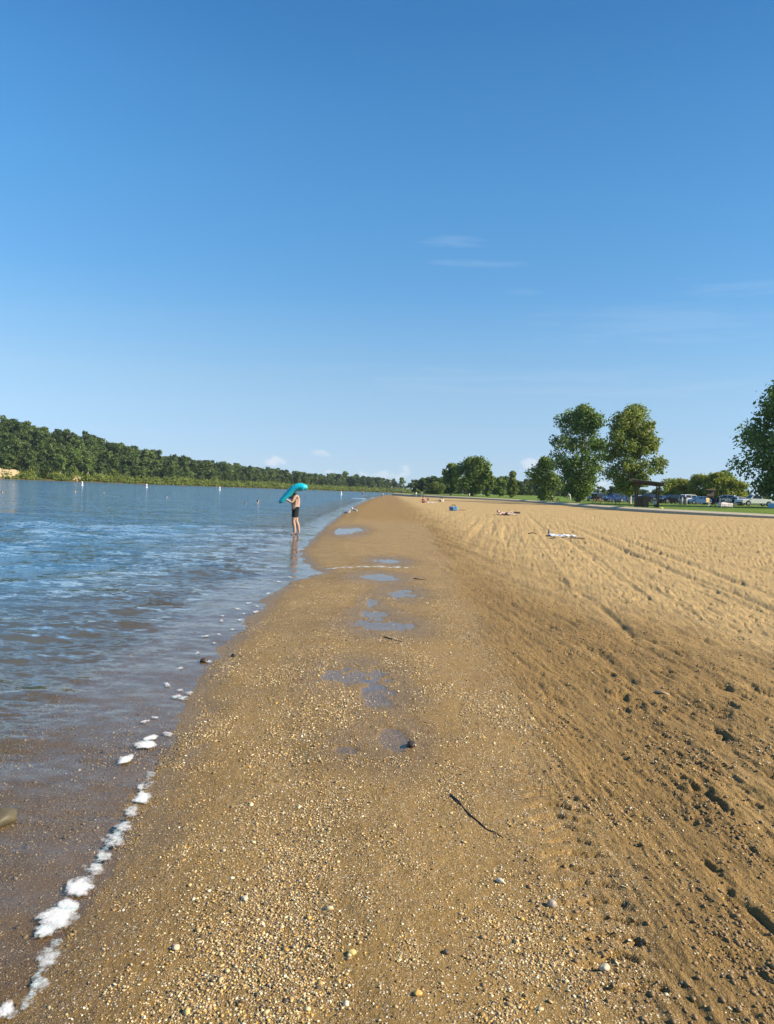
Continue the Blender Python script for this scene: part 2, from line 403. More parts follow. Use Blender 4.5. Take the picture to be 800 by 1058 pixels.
# grit and small pebbles
def grit(scale, thr):
    v = t.n('ShaderNodeTexVoronoi', i_Vector=P3, i_Scale=scale, i_Randomness=1.0)
    sp = t.n('ShaderNodeSeparateXYZ'); t.inp(sp, '0', v.outputs['Color'])
    colr = t.colramp(sp.outputs[0], [(0.0, (0.085, 0.055, 0.03)), (0.25, (0.20, 0.135, 0.07)), (0.5, (0.33, 0.23, 0.12)), (0.72, (0.44, 0.29, 0.11)), (0.86, (0.56, 0.46, 0.31)), (1.0, (0.68, 0.62, 0.50))])
    patch = t.noise(P3, 3.1 if scale < 150 else 5.3, 3)
    m = t.math('GREATER_THAN', sp.outputs[1], t.math('SUBTRACT', thr, t.math('MULTIPLY', t.math('SUBTRACT', patch.outputs[0], 0.5), 1.5)))
    m = t.math('MULTIPLY', m, t.ramp(v.outputs['Distance'], 0.52, 0.40))
    return colr, m, v.outputs['Distance']
g1c, g1m, g1d = grit(95, 0.70); g2c, g2m, g2d = grit(210, 0.55)
g1m = t.math('MULTIPLY', g1m, t.ramp(grv, 0.12, 0.55)); g2m = t.math('MULTIPLY', g2m, t.ramp(grv, 0.05, 0.5))
cc = t.mix(g2m, sandc, g2c); cc = t.mix(g1m, cc, g1c)
cc = t.mix(t.math('MULTIPLY', damp, 0.55), cc, t.mix(1.0, cc, (0.52, 0.50, 0.49), 'MULTIPLY'))
nb = t.noise(P3, 0.05, 4)
gcol = t.mix(nb.outputs[0], (0.05, 0.075, 0.018), (0.10, 0.115, 0.03))
cc = t.mix(green, cc, gcol)
n5 = t.noise(t.mapping(P3, (34, 15, 30), rot=(0, 0, rad(5))), 1.0, 5, 0.68)
hgt = t.math('ADD', t.math('MULTIPLY', t.math('MULTIPLY', n5.outputs[0], t.math('MAXIMUM', churn, dry)), 2.6), t.math('MULTIPLY', n3.outputs[0], 0.5), t.math('MULTIPLY', n4.outputs[0], 0.3))
hgt = t.math('ADD', hgt, t.math('MULTIPLY', g1m, t.math('SUBTRACT', 0.6, g1d)))
hgt = t.math('ADD', hgt, t.math('MULTIPLY', g2m, t.math('MULTIPLY', t.math('SUBTRACT', 0.6, g2d), 0.5)))
bp = t.n('ShaderNodeBump', i_Strength=1.0, i_Distance=0.009, i_Height=hgt)
rough = t.ramp(damp, 0.2, 1.0, 0.85, 0.38)
p = t.n('ShaderNodeBsdfPrincipled', i_Base_Color=cc, i_Roughness=rough, i_Normal=bp); t.inp(p, 'Specular IOR Level', 0.3)
o = t.n('ShaderNodeOutputMaterial'); t.t.links.new(p.outputs[0], o.inputs[0])
_, dfar = far_h(X, Y)
green_a = np.maximum(sm(2, 6, dfar) * (X < shore_x(Y) - 8), sm(330, 345, Y) * (X > shore_x(Y) + 3))
gobj = mesh_np('beach', np.stack([X, Y, Z], -1), Fc, gm, True,
               {'dry': info['dry'], 'gravel': info['gravel'], 'damp': info['damp'], 'churn': info['churn'], 'green': green_a})
struct(gobj, 'sandy gravel beach with raked furrows beside the lake', 'beach')

# ------------------------------------------------------------------ water
WAVES = []
_wr = np.random.default_rng(21)
for k in range(30):
    lam = 0.32 * (2.4 / 0.32) ** (k / 29)
    th = rad(-90 + 22 + _wr.normal(0, 22))
    WAVES.append((2 * PI / lam * math.cos(th), 2 * PI / lam * math.sin(th), lam * 0.0036 * (0.7 + .6 * _wr.random()), _wr.random() * 6.28, lam))
def water_z(x, y):
    s = shore_x(y) - x
    z = np.zeros(x.shape)
    wx = x + 0.25 * fbm(x * .5, y * .5, 2); wy = y + 0.35 * fbm(x * .4 + 9, y * .6, 2)
    cell = np.maximum(0.012 * y, y * y / 1391 * 0.9)
    for kx, ky, a, ph, lam in WAVES:
        fade = sm(2.0, 4.0, lam / cell)
        z = z + a * fade * np.sin(kx * wx + ky * wy + ph)
    env = 0.45 + 0.9 * np.clip(0.5 + fbm(x * .22 + 3, y * .16, 2) * .9, 0, 1.2)
    z = z * env
    z = z + 0.5 * np.maximum(z, 0)
    return z * (0.10 + 0.90 * sm(0.3, 1.7, s))
wrows = np.concatenate([np.linspace(-2.2, 1.6, 16), 1 / np.linspace(1 / 1.7, 1 / 90, 620), np.geomspace(92, 900, 80)])
def water_sheet(name, s0, s1, ns, pw, m):
    """a sheet that follows the shore: from s0 to s1 metres out from the waterline, clipped so that it stays inside the lake"""
    f = np.linspace(0, 1, ns) ** pw
    S = s0 + (s1 - s0) * f
    Yg = wrows[:, None] + 0 * S[None, :]
    Xg = shore_x(Yg) - S[None, :]
    nc = ns; nr = len(wrows)
    i = np.arange(nr - 1)[:, None] * nc + np.arange(nc - 1)[None, :]
    Fc = np.stack([i, i + nc, i + nc + 1, i + 1], -1).reshape(-1, 4)
    x, y = Xg.ravel(), Yg.ravel()
    z = water_z(x, y)
    zb, _ = beach_z(x, y, False)
    return mesh_np(name, np.stack([x, y, z], -1), Fc, m, True, {'depth': np.maximum(0, -zb)})

def both_sides(t):
    """index of refraction that lets sunlight enter the bed from either face of the thin water sheet"""
    g = t.n('ShaderNodeNewGeometry')
    return t.ramp(g.outputs['Backfacing'], 0.0, 1.0, 1.333, 1 / 1.333, False)
WK = (0.8, 1.35, 1.25)
def water_mat(name, shallow):
    m = bpy.data.materials.new(name); m.use_nodes = True
    t = NT(m.node_tree)
    tcn = t.n('ShaderNodeTexCoord'); P = tcn.outputs['Object']
    v1 = t.mapping(P, (1.0, 2.4, 1), rot=(0, 0, rad(14)))
    c = t.noise(t.mapping(P, (0.10, 0.34, 1), rot=(0, 0, rad(8))), 1.0, 4, 0.6)
    dep = t.n('ShaderNodeAttribute', attribute_name='depth').outputs['Fac']
    hs = t.ramp(dep, 0.006, 0.06, 0.22, 1.0)
    geo = t.n('ShaderNodeNewGeometry')
    nrm_ = geo.outputs['Normal']
    def ripple(vec, scale, k, det=3):
        nz = t.noise(vec, scale, det, 0.6)
        sub = t.n('ShaderNodeVectorMath', operation='SUBTRACT'); t.inp(sub, '0', nz.outputs['Color']); sub.inputs[1].default_value = (.5, .5, .5)
        mul = t.n('ShaderNodeVectorMath', operation='MULTIPLY'); t.inp(mul, '0', sub); mul.inputs[1].default_value = (k * .7, k, 0)
        return mul.outputs[0]
    tot = ripple(v1, 0.55, WK[0]); 
    for vec, sc_, k_ in ((v1, 2.2, WK[1]), (t.mapping(P, (1, 1.6, 1), rot=(0, 0, rad(-18))), 7.0, WK[2])):
        ad = t.n('ShaderNodeVectorMath', operation='ADD'); t.inp(ad, '0', tot); t.inp(ad, '1', ripple(vec, sc_, k_)); tot = ad.outputs[0]
    gust = t.math('MULTIPLY', hs, t.ramp(c.outputs[0], 0.3, 0.7, 0.75, 1.25))
    scn = t.n('ShaderNodeVectorMath', operation='SCALE'); t.inp(scn, '0', tot); t.inp(scn, 'Scale', gust)
    ad = t.n('ShaderNodeVectorMath', operation='ADD'); t.inp(ad, '0', nrm_); t.inp(ad, '1', scn)
    nm = t.n('ShaderNodeVectorMath', operation='NORMALIZE'); t.inp(nm, '0', ad); bp = nm.outputs[0]
    murk = t.mix(t.ramp(dep, 0.04, 0.42), (0.112, 0.106, 0.078), (0.055, 0.130, 0.200))
    murk = t.mix(t.ramp(c.outputs[0], 0.4, 0.7), murk, t.mix(1.0, murk, (0.75, 0.78, 0.85), 'MULTIPLY'))
    df = t.n('ShaderNodeBsdfDiffuse', i_Color=murk)
    gl = t.n('ShaderNodeBsdfGlossy', i_Roughness=0.06, i_Normal=bp, i_Color=(1, 1, 1))
    fr = t.n('ShaderNodeFresnel', i_IOR=both_sides(t), i_Normal=bp)
    body = df.outputs[0]
    if shallow:
        tr = t.n('ShaderNodeBsdfTransparent', i_Color=(0.93, 0.90, 0.84))
        op = t.math('SUBTRACT', 1.0, t.math('POWER', 2.71828, t.math('MULTIPLY', dep, -9.0)))
        mb = t.n('ShaderNodeMixShader', i_0=op); t.inp(mb, '1', tr); t.inp(mb, '2', df); body = mb.outputs[0]
    mx = t.n('ShaderNodeMixShader', i_0=fr.outputs[0]); t.inp(mx, '1', body); t.inp(mx, '2', gl)
    o = t.n('ShaderNodeOutputMaterial'); t.t.links.new(mx.outputs[0], o.inputs[0])
    return m
wm_s, wm_d = water_mat('shallow_lake_water', True), water_mat('lake_water', False)
struct(water_sheet('shallow_water', -0.45, 7.0, 190, 1.0, wm_s), 'clear shallow lake water over the gravel at the beach edge', 'water')
struct(water_sheet('lake', 7.0, 900.0, 420, 3.2, wm_d), 'blue rippled lake', 'lake')

# ponds
pm = bpy.data.materials.new('puddle_water'); pm.use_nodes = True
t = NT(pm.node_tree)
tcn = t.n('ShaderNodeTexCoord')
nz = t.noise(tcn.outputs['Object'], 14, 2)
bp = t.n('ShaderNodeBump', i_Strength=0.12, i_Distance=0.01, i_Height=nz.outputs[0])
gl = t.n('ShaderNodeBsdfGlossy', i_Roughness=0.05, i_Normal=bp); fr = t.n('ShaderNodeFresnel', i_IOR=both_sides(t), i_Normal=bp)
tr = t.n('ShaderNodeBsdfTransparent', i_Color=(0.97, 0.95, 0.92))
mx = t.n('ShaderNodeMixShader', i_0=fr.outputs[0]); t.inp(mx, '1', tr); t.inp(mx, '2', gl)
o = t.n('ShaderNodeOutputMaterial'); t.t.links.new(mx.outputs[0], o.inputs[0])
def puddle(idx, lab):
    bm = bmesh.new()
    cx = np.mean([PUDW[i][0] for i in idx]); cy = np.mean([PUDW[i][1] for i in idx])
    for j, i in enumerate(idx):
        x, y, rx, ry = PUDW[i]
        vs = [bm.verts.new((x - cx + 1.35 * rx * math.cos(a), y - cy + 1.35 * ry * math.sin(a), -0.0004 * j)) for a in np.linspace(0, 2 * PI, 28, endpoint=False)]
        bm.faces.new(vs)
    o = obj_bm('puddle', bm, pm); o.location = (cx, cy, PUD_Z - 0.003)
    struct(o, lab, 'puddle')
puddle([0, 1], 'long shallow puddle on the gravel, nearest but one'); puddle([2, 3], 'small puddle beside the dark stone, nearest of all')
puddle([4, 5], 'wide flat puddle in the middle of the gravel strip'); puddle([6], 'narrow bright puddle right of the sand hump'); puddle([7], 'tiny round puddle left of the narrow bright one')
puddle([8, 9], 'streaky puddle beside the foam line'); puddle([10], 'farthest puddle near the waterline')

# ------------------------------------------------------------------ lawn, kerb, car park
lm = bpy.data.materials.new('lawn_grass'); lm.use_nodes = True
t = NT(lm.node_tree); tcn = t.n('ShaderNodeTexCoord'); P3 = tcn.outputs['Object']
a = t.noise(P3, 0.12, 4); b = t.noise(P3, 3.0, 5, 0.65); c = t.noise(P3, 22, 3, 0.7)
cc = t.mix(t.ramp(a.outputs[0], 0.3, 0.7), (0.105, 0.180, 0.022), (0.180, 0.245, 0.038))
cc = t.mix(t.ramp(b.outputs[0], 0.3, 0.75), t.mix(1.0, cc, (0.7, 0.75, 0.7), 'MULTIPLY'), t.mix(1.0, cc, (1.25, 1.15, 1.0), 'MULTIPLY'))
cc = t.mix(t.ramp(c.outputs[0], 0.3, 0.7), t.mix(1.0, cc, (0.75, 0.8, 0.75), 'MULTIPLY'), cc)
bp = t.n('ShaderNodeBump', i_Strength=1.0, i_Distance=0.05, i_Height=c.outputs[0])
p = t.n('ShaderNodeBsdfPrincipled', i_Base_Color=cc, i_Roughness=0.8, i_Normal=bp); t.inp(p, 'Specular IOR Level', 0.15)
o = t.n('ShaderNodeOutputMaterial'); t.t.links.new(p.outputs[0], o.inputs[0])
LD = np.array([0.85, 0.527])
def resample(poly, n):
    L = np.concatenate([[0], np.cumsum(np.hypot(*np.diff(poly, axis=0).T))])
    q = np.linspace(0, L[-1], n)
    P = np.stack([np.interp(q, L, poly[:, 0]), np.interp(q, L, poly[:, 1])], -1)
    for _ in range(6):
        P[1:-1] = (P[:-2] + 2 * P[1:-1] + P[2:]) / 4
    return P
KP = resample(KERB, 200)
def lawn_s(x, y):
    """distance behind the kerb along the lawn direction"""
    n = np.array([LD[1], -LD[0]])
    kp = KP @ n; o_ = np.argsort(kp)
    q = x * n[0] + y * n[1]
    k0 = np.interp(q, kp[o_], (KP @ LD)[o_])
    return x * LD[0] + y * LD[1] - k0
def lawn_z(x, y):
    s = lawn_s(np.asarray(x, float), np.asarray(y, float))
    return 0.96 + np.minimum(0.019 * np.maximum(s, 0), 1.45) + 0.05 * fbm(np.asarray(x) / 6, np.asarray(y) / 6, 2)
LS = np.concatenate([np.linspace(-0.05, 60, 60), np.geomspace(64, 900, 40)])
LX = KP[:, None, 0] + LD[0] * LS[None, :]; LY = KP[:, None, 1] + LD[1] * LS[None, :]
nc = len(LS); i = np.arange(len(KP) - 1)[:, None] * nc + np.arange(nc - 1)[None, :]
LF = np.stack([i, i + 1, i + nc + 1, i + nc], -1).reshape(-1, 4)
struct(mesh_np('lawn', np.stack([LX.ravel(), LY.ravel(), lawn_z(LX.ravel(), LY.ravel())], -1), LF, lm), 'mown green lawn behind the beach kerb', 'lawn')
conc = mat('kerb_concrete', (0.44, 0.37, 0.26), 0.85, 0.2, 3, bump=0.3)
# kerb: a low concrete wall, section swept along the line
prof = [(-0.95, -0.6), (-0.95, 0.80), (-0.92, 0.83), (0.10, 1.01), (0.15, 1.0), (0.15, -0.6)]
tang = np.gradient(KP, axis=0); tang /= np.linalg.norm(tang, axis=1)[:, None]
nrm = np.stack([tang[:, 1], -tang[:, 0]], -1)     # to the right of travel: away from the lake
KV = []
for (off, zz) in prof:
    pz = np.where(zz < 0, 0.0, zz) * np.ones(len(KP))
    KV.append(np.concatenate([KP + nrm * off, (pz)[:, None]], 1))
KV = np.stack(KV, 1).reshape(-1, 3); m_ = len(prof)
i = np.arange(len(KP) - 1)[:, None] * m_ + np.arange(m_ - 1)[None, :]
struct(mesh_np('kerb', KV, np.stack([i, i + m_, i + m_ + 1, i + 1], -1).reshape(-1, 4), conc, False), 'low concrete kerb between sand and lawn', 'kerb')
asp = mat('asphalt', (0.055, 0.055, 0.058), 0.9, 0.25, 20)
PX, PY = np.meshgrid(np.linspace(0, 1, 60), np.linspace(0, 1, 12))
p0, p1 = np.array([42, 178.]), np.array([112, 128.]); pn = np.array([0.58, 0.81])
QX = p0[0] + (p1[0] - p0[0]) * PX + pn[0] * 16 * PY; QY = p0[1] + (p1[1] - p0[1]) * PX + pn[1] * 16 * PY
i = np.arange(11)[:, None] * 60 + np.arange(59)[None, :]
struct(mesh_np('parking_lot', np.stack([QX.ravel(), QY.ravel(), lawn_z(QX.ravel(), QY.ravel()) + 0.06], -1), np.stack([i, i + 1, i + 61, i + 60], -1).reshape(-1, 4), asp), 'asphalt car park beyond the lawn', 'car park')

# ------------------------------------------------------------------ trees
bark = mat('bark', (0.13, 0.10, 0.07), 0.9, 0.35, 4, bump=0.6)
bark_pale = mat('pale_bark', (0.42, 0.37, 0.29), 0.85, 0.35, 3, bump=0.5)
def leaves(rng, cen, rad_, n, size, flat=0.9):
    """n folded leaf clumps spread through the volume of the blobs (cen (k,3), rad_ (k,)); returns V, F, tint"""
    wgt = rad_ ** 2; wgt = wgt / wgt.sum()
    k = rng.choice(len(cen), n, p=wgt)
    d = rng.normal(size=(n, 3)); d /= np.linalg.norm(d, axis=1)[:, None]
    r = rng.random(n) ** 0.45
    lump = 1 + 0.25 * perlin(d[:, 0] * 2 + k * 3.1, d[:, 1] * 2 + d[:, 2] * 2)
    c = cen[k] + d * (r * lump)[:, None] * rad_[k][:, None] * np.array([1, 1, flat])
    nrm = d * 0.9 + rng.normal(size=(n, 3)) * 0.75 + np.array([0, 0, 0.35]); nrm /= np.linalg.norm(nrm, axis=1)[:, None]
    a = np.cross(nrm, rng.normal(size=(n, 3))); a /= np.linalg.norm(a, axis=1)[:, None]
    b = np.cross(nrm, a)
    sz = size * (0.55 + 0.9 * rng.random(n))[:, None]
    fold = nrm * sz * 0.25
    V = np.stack([c - a * sz * 0.75, c - b * sz * 0.5 - fold, c + a * sz * 0.75 + fold * .6, c + b * sz * 0.5 - fold], 1).reshape(-1, 3)
    F4 = (np.arange(n) * 4)[:, None] + np.arange(4)[None, :]
    tint = np.clip(0.45 + 0.22 * rng.normal(size=n) + 0.18 * (np.sin(k * 12.9898) * 1.0), 0, 1)
    return V, F4, np.repeat(tint, 4)
def tubes_np(paths, seg=6):
    Vs, Fs, off = [], [], 0
    for pts, rr in paths:
        pts = np.asarray(pts, float); n = len(pts)
        dirs = np.gradient(pts, axis=0); dirs /= np.linalg.norm(dirs, axis=1)[:, None] + 1e-9
        up = np.where(np.abs(dirs[:, 2:3]) > 0.9, np.array([[1, 0, 0]]), np.array([[0, 0, 1]]))
        a = np.cross(dirs, up); a /= np.linalg.norm(a, axis=1)[:, None]; b = np.cross(dirs, a)
        th = np.arange(seg) * 2 * PI / seg
        ring = pts[:, None] + (a[:, None] * np.cos(th)[None, :, None] + b[:, None] * np.sin(th)[None, :, None]) * np.asarray(rr)[:, None, None]
        Vs.append(ring.reshape(-1, 3))
        i = np.arange(n - 1)[:, None] * seg + np.arange(seg)[None, :]
        j = np.arange(n - 1)[:, None] * seg + (np.arange(seg)[None, :] + 1) % seg
        Fs.append(off + np.stack([i, j, j + seg, i + seg], -1).reshape(-1, 4)); off += n * seg
    return np.concatenate(Vs), np.concatenate(Fs)
def envelope(shape, t):
    if shape == 'oval': return np.sin(PI * np.clip(t, 0, 1) ** 0.85) ** 0.6
    if shape == 'round': return np.sqrt(np.clip(1 - (2 * t - 1) ** 2, 0, 1))
    if shape == 'cone': return np.clip(1.02 - t, 0, 1) ** 0.75 * np.clip(t * 6 + .35, 0, 1)
    if shape == 'dome': return np.sqrt(np.clip(1 - t * t, 0, 1)) * 0.98 + 0.02
    return np.sin(PI * t) ** 0.5
def tree_data(seed, H, W, base, shape='oval', nblob=46, nleaf=7000, leaf=0.34, trunk_r=0.35, lean=(0, 0), blob=(0.11, 0.2), fork=0.32):
    rng = np.random.default_rng(seed)
    cen, rr = [], []
    lop = rng.normal(size=4) * 0.13
    while len(cen) < nblob:
        tt = rng.random(); env = float(envelope(shape, tt)) * W / 2
        th = rng.random() * 2 * PI
        env *= 1 + lop[0] * math.cos(th) + lop[1] * math.sin(th) + lop[2] * math.cos(2 * th) + 0.16 * math.sin(5 * tt + th * 2 + seed)
        br = rng.uniform(*blob) * W
        q = max(0, env - br * 0.75) * rng.random() ** 0.4
        z = H * (base + (1 - base) * tt); z = min(z, H - br * 0.8)
        cen.append((q * math.cos(th) + lean[0] * z, q * math.sin(th) + lean[1] * z, z)); rr.append(br * rng.uniform(0.75, 1.1))
    cen = np.array(cen); rr = np.array(rr)
    LV, LF_, tint = leaves(rng, cen, rr, nleaf, leaf)
    # trunk and limbs
    zs = np.linspace(-0.3, H * 0.86, 9)
    wob = np.cumsum(rng.normal(size=(9, 2)) * 0.012 * H, 0) * np.linspace(0, 1, 9)[:, None]
    tr = np.stack([lean[0] * zs + wob[:, 0], lean[1] * zs + wob[:, 1], zs], -1)
    tra = trunk_r * np.clip(1 - zs / (H * 0.95), 0.05, 1) ** 0.8; tra[0] *= 1.6; tra[1] *= 1.05
    paths = [(tr, tra)]
    for k in rng.choice(len(cen), min(len(cen), 18), replace=False):
        e = cen[k]; z0 = max(H * base * 0.8, min(e[2] - 0.16 * H, e[2] * 0.75)); z0 = max(z0, H * 0.08)
        st = np.array([np.interp(z0, zs, tr[:, 0]), np.interp(z0, zs, tr[:, 1]), z0])
        mid = st * 0.45 + e * 0.55 + np.array([0, 0, 0.06 * H]) * rng.uniform(-0.5, 1)
        r0 = np.interp(z0, zs, tra) * 0.5
        paths.append((np.array([st, (st + mid) / 2 + rng.normal(size=3) * 0.02 * H, mid, e]), np.array([r0, r0 * .75, r0 * 0.5, r0 * 0.18])))
    TV, TF = tubes_np(paths)
    return LV, LF_, tint, TV, TF
def tree(name, loc, rz, lmat, bmat, label, cat='tree', group=None, **kw):
    LV, LF_, tint, TV, TF = tree_data(**kw)
    e = empty(name, loc, rz, label, cat, group)
    mesh_np('crown', LV, LF_, lmat, False, {'tint': tint}, e)
    mesh_np('trunk', TV, TF, bmat, True, None, e)
    return e
L_dark = leaf_mat('dark_leaves', (0.07, 0.14, 0.026), (0.225, 0.3, 0.068))
L_mid = leaf_mat('green_leaves', (0.085, 0.15, 0.026), (0.225, 0.29, 0.065))
L_olive = leaf_mat('olive_leaves', (0.115, 0.17, 0.032), (0.3, 0.34, 0.085), 0.35)
L_bright = leaf_mat('willow_leaves', (0.160,0.205,0.025), (0.34,0.36,0.055), 0.4)
L_bush = leaf_mat('shrub_leaves', (0.085, 0.125, 0.022), (0.19, 0.225, 0.045), 0.3)

def onl(px, py, D):
    """a place on the lawn below photo pixel column px at distance D"""
    P = at(px, py, D); return (P[0], P[1], float(lawn_z(P[0], P[1])))
R_ = lambda: random.random() * 6.28
tree('broadleaf_tree', onl(598, 518, 150), 0.4, L_dark, bark, 'tall dark green tree, left of the two big trees behind the picnic tables', seed=6, H=19.0, W=12.6, base=0.06, shape='oval', nblob=105, nleaf=15000, leaf=0.31, trunk_r=0.42, blob=(0.08, 0.17))
tree('broadleaf_tree', onl(651, 518, 132), 2.0, L_olive, bark_pale, 'tall yellowish green tree with a pale leaning trunk behind the shelter', seed=19, H=16.9, W=11.8, base=0.14, shape='oval', nblob=105, nleaf=12000, leaf=0.32, trunk_r=0.21, blob=(0.07, 0.16), lean=(-0.03, 0.02))
tree('broadleaf_tree', onl(829, 518, 111), 1.0, L_dark, bark, 'large dark tree at the right edge above the white pickup', seed=23, H=20.6, W=20.6, base=0.05, shape='oval', nblob=150, nleaf=36000, leaf=0.33, trunk_r=0.5, blob=(0.09, 0.16))
tree('broadleaf_tree', onl(562, 514, 172), 2.6, L_mid, bark, 'medium green tree close to the left of the tall dark tree', seed=31, H=9.8, W=8.0, base=0.10, shape='oval', nblob=34, nleaf=5200, leaf=0.34, trunk_r=0.22, blob=(0.14, 0.24))
tree('broadleaf_tree', onl(487, 513, 250), 2.0, L_mid, bark, 'broad spreading tree at the far end of the beach', seed=41, H=12.8, W=13.5, base=0.12, shape='round', nblob=38, nleaf=5200, leaf=0.5, trunk_r=0.35, blob=(0.12, 0.2))
tree('broadleaf_tree', onl(466, 513, 256), 0.7, L_mid, bark, 'smaller rounded tree left of the broad spreading tree', seed=42, H=10.6, W=8.0, base=0.12, shape='oval', nblob=22, nleaf=2800, leaf=0.5, trunk_r=0.25, blob=(0.14, 0.22))
tree('broadleaf_tree', onl(504, 513, 246), 0.1, L_mid, bark, 'slim tree right of the broad spreading tree', seed=43, H=9.6, W=5.0, base=0.1, shape='oval', nblob=22, nleaf=2600, leaf=0.45, trunk_r=0.2, blob=(0.16, 0.26))
tree('small_tree', onl(516, 513, 236), 0.3, L_mid, bark, 'short bushy tree between the slim tree and the pointed tree', seed=44, H=6.2, W=4.2, base=0.08, shape='round', nblob=16, nleaf=1700, leaf=0.42, trunk_r=0.14, blob=(0.18, 0.28))
tree('conical_tree', onl(529, 513, 222), 0.3, L_bush, bark, 'pointed cone-shaped green tree standing alone on the lawn edge', seed=45, H=7.8, W=4.6, base=0.08, shape='cone', nblob=34, nleaf=3000, leaf=0.36, trunk_r=0.15, blob=(0.13, 0.22))
WIL = [(702, 512, 200, 6.2, 11, 'pale green willow, leftmost of the low willows behind the cars'), (722, 512, 196, 7.2, 11, 'bright yellow-green willow left of the dark notice board'),
       (741, 514, 192, 7.6, 11, 'tallest bright yellow-green willow behind the dark notice board'), (757, 514, 190, 6.0, 9, 'low yellow-green willow beside the big dark tree')]
for k, (px, py, D, H, W, lab) in enumerate(WIL):
    tree('willow_tree', onl(px, py, D), k * 1.3, L_bright, bark, lab, group='low willows behind the car park', seed=60 + k, H=H, W=W, base=0.05, shape='dome', nblob=40, nleaf=4200, leaf=0.36, trunk_r=0.16, blob=(0.10, 0.18))
tree('broadleaf_tree', onl(749, 514, 230), 0.3, L_dark, bark, 'dim dark tree behind the willows beside the big dark tree', seed=70, H=9.5, W=9, base=0.1, shape='oval', nblob=24, nleaf=2600, leaf=0.5, trunk_r=0.2, blob=(0.14, 0.22))
# bush at the end of the beach
def bush(px, py, D, z, H, W, lab, m, seed):
    P = at(px, py, D); rng = np.random.default_rng(seed)
    cen = np.stack([rng.uniform(-.5, .5, 14) * W * .75, rng.uniform(-.5, .5, 14) * W * .6, rng.uniform(.15, .7, 14) * H], -1)
    V, Fq, tint = leaves(rng, cen, rng.uniform(.16, .26, 14) * H * 1.2, 1500, 0.42)
    e = empty('shrub', (P[0], P[1], z), 0, lab, 'shrub')
    mesh_np('crown', V, Fq, m, False, {'tint': tint}, e)
    TV, TF = tubes_np([(np.array([[0, 0, -.2], c * .5, c]), np.array([.08, .05, .02])) for c in cen[:7]])
    mesh_np('stem', TV, TF, bark, True, None, e)
bush(450, 512, 300, 0.6, 6.2, 7.5, 'rounded yellow-green shrub where the beach meets the far woods', L_bush, 81)
bush(437, 511, 340, 0.4, 3.5, 8.0, 'low green shrub at the tip of the beach', L_mid, 82)

# ------------------------------------------------------------------ far wood across the lake
T_kinds = []
for k in range(6):
    shp = ['oval', 'round', 'oval', 'dome', 'oval', 'round'][k]
    T_kinds.append(tree_data(seed=100 + k, H=1.0, W=[.62, .75, .55, .8, .68, .6][k], base=[.25, .2, .15, .1, .3, .22][k], shape=shp, nblob=20, nleaf=620, leaf=0.062, trunk_r=0.018, blob=(0.13, 0.24)))
wood_m = leaf_mat('woodland_leaves', (0.042, 0.08, 0.02), (0.135, 0.185, 0.046), 0.25)
trunk_m = mat('woodland_trunks', (0.26, 0.23, 0.18), 0.9, 0.4, 0.5)
def far_pt(u, d):
    """point d metres behind the far shoreline at parameter u"""
    u = np.clip(u, 0, len(FAR) - 1.001); i = int(u); q = FAR[i] + (FAR[i + 1] - FAR[i]) * (u - i)
    tg = FAR[i + 1] - FAR[i]; tg = tg / np.linalg.norm(tg); n = np.array([-tg[1], tg[0]])
    return q + n * d
def merge_trees(name, spots, m, label, kinds=T_kinds):
    LVs, LFs, ts, TVs, TFs, o1, o2 = [], [], [], [], [], 0, 0
    rng = np.random.default_rng(77)
    for (x, y, z, H, wd, k, tn) in spots:
        LV, LF_, tint, TV, TF = kinds[k]
        th = rng.random() * 6.28; cs, sn = math.cos(th), math.sin(th); Rm = np.array([[cs, sn, 0], [-sn, cs, 0], [0, 0, 1]])
        sc = np.array([H * wd, H * wd, H])
        LVs.append((LV @ Rm) * sc + np.array([x, y, z])); LFs.append(LF_ + o1); ts.append(np.clip(tint * 0.8 + tn, 0, 1)); o1 += len(LV)
    return struct(mesh_np(name, np.concatenate(LVs), np.concatenate(LFs), m, False, {'tint': np.concatenate(ts)}), label, 'woods', 'stuff')
rw = np.random.default_rng(9)
spots = []
for k in range(1900):
    u = rw.uniform(1.9, 6.95) if k < 1200 else rw.uniform(1.9, 4.2); d = 12 + 150 * rw.random() ** 1.5
    x, y = far_pt(u, d)
    if abs(x) / y > 0.72: continue
    z = float(far_h(np.array([x]), np.array([y]))[0][0])
    if d < 34 and rw.random() < 0.35: continue
    if x / y < (26 - 400) / F_PX and d < 19: continue
    H = (9.5 if d < 22 else 14.0) * rw.uniform(0.62, 1.22) * (1 if u < 5 else 0.92)
    if rw.random() < .05: H *= 1.15
    spots.append((x, y, z - 0.3, H, rw.uniform(.85, 1.25), int(rw.integers(6)), rw.normal(0.0, 0.24)))
merge_trees('woodland', spots, wood_m, 'dense dark green woods along the far shore')
# wood that closes the view behind lawn and car park
spots = []
for k in range(560):
    px = rw.uniform(428, 1050) if k > 90 else rw.uniform(428, 560); D = rw.uniform(360, 560) if px < 560 else (rw.uniform(330, 430) if px < 690 else rw.uniform(290, 400))
    P = at(px, 510, D)
    hh = 9.0 if px < 560 else 6.5
    spots.append((P[0], P[1], 1.3 if px > 470 else 0.6, hh * rw.uniform(.65, 1.15), rw.uniform(1.0, 1.5), int(rw.integers(6)), rw.normal(0.05, 0.17)))
merge_trees('woodland', spots, wood_m, 'low dark line of woods beyond the lawn')
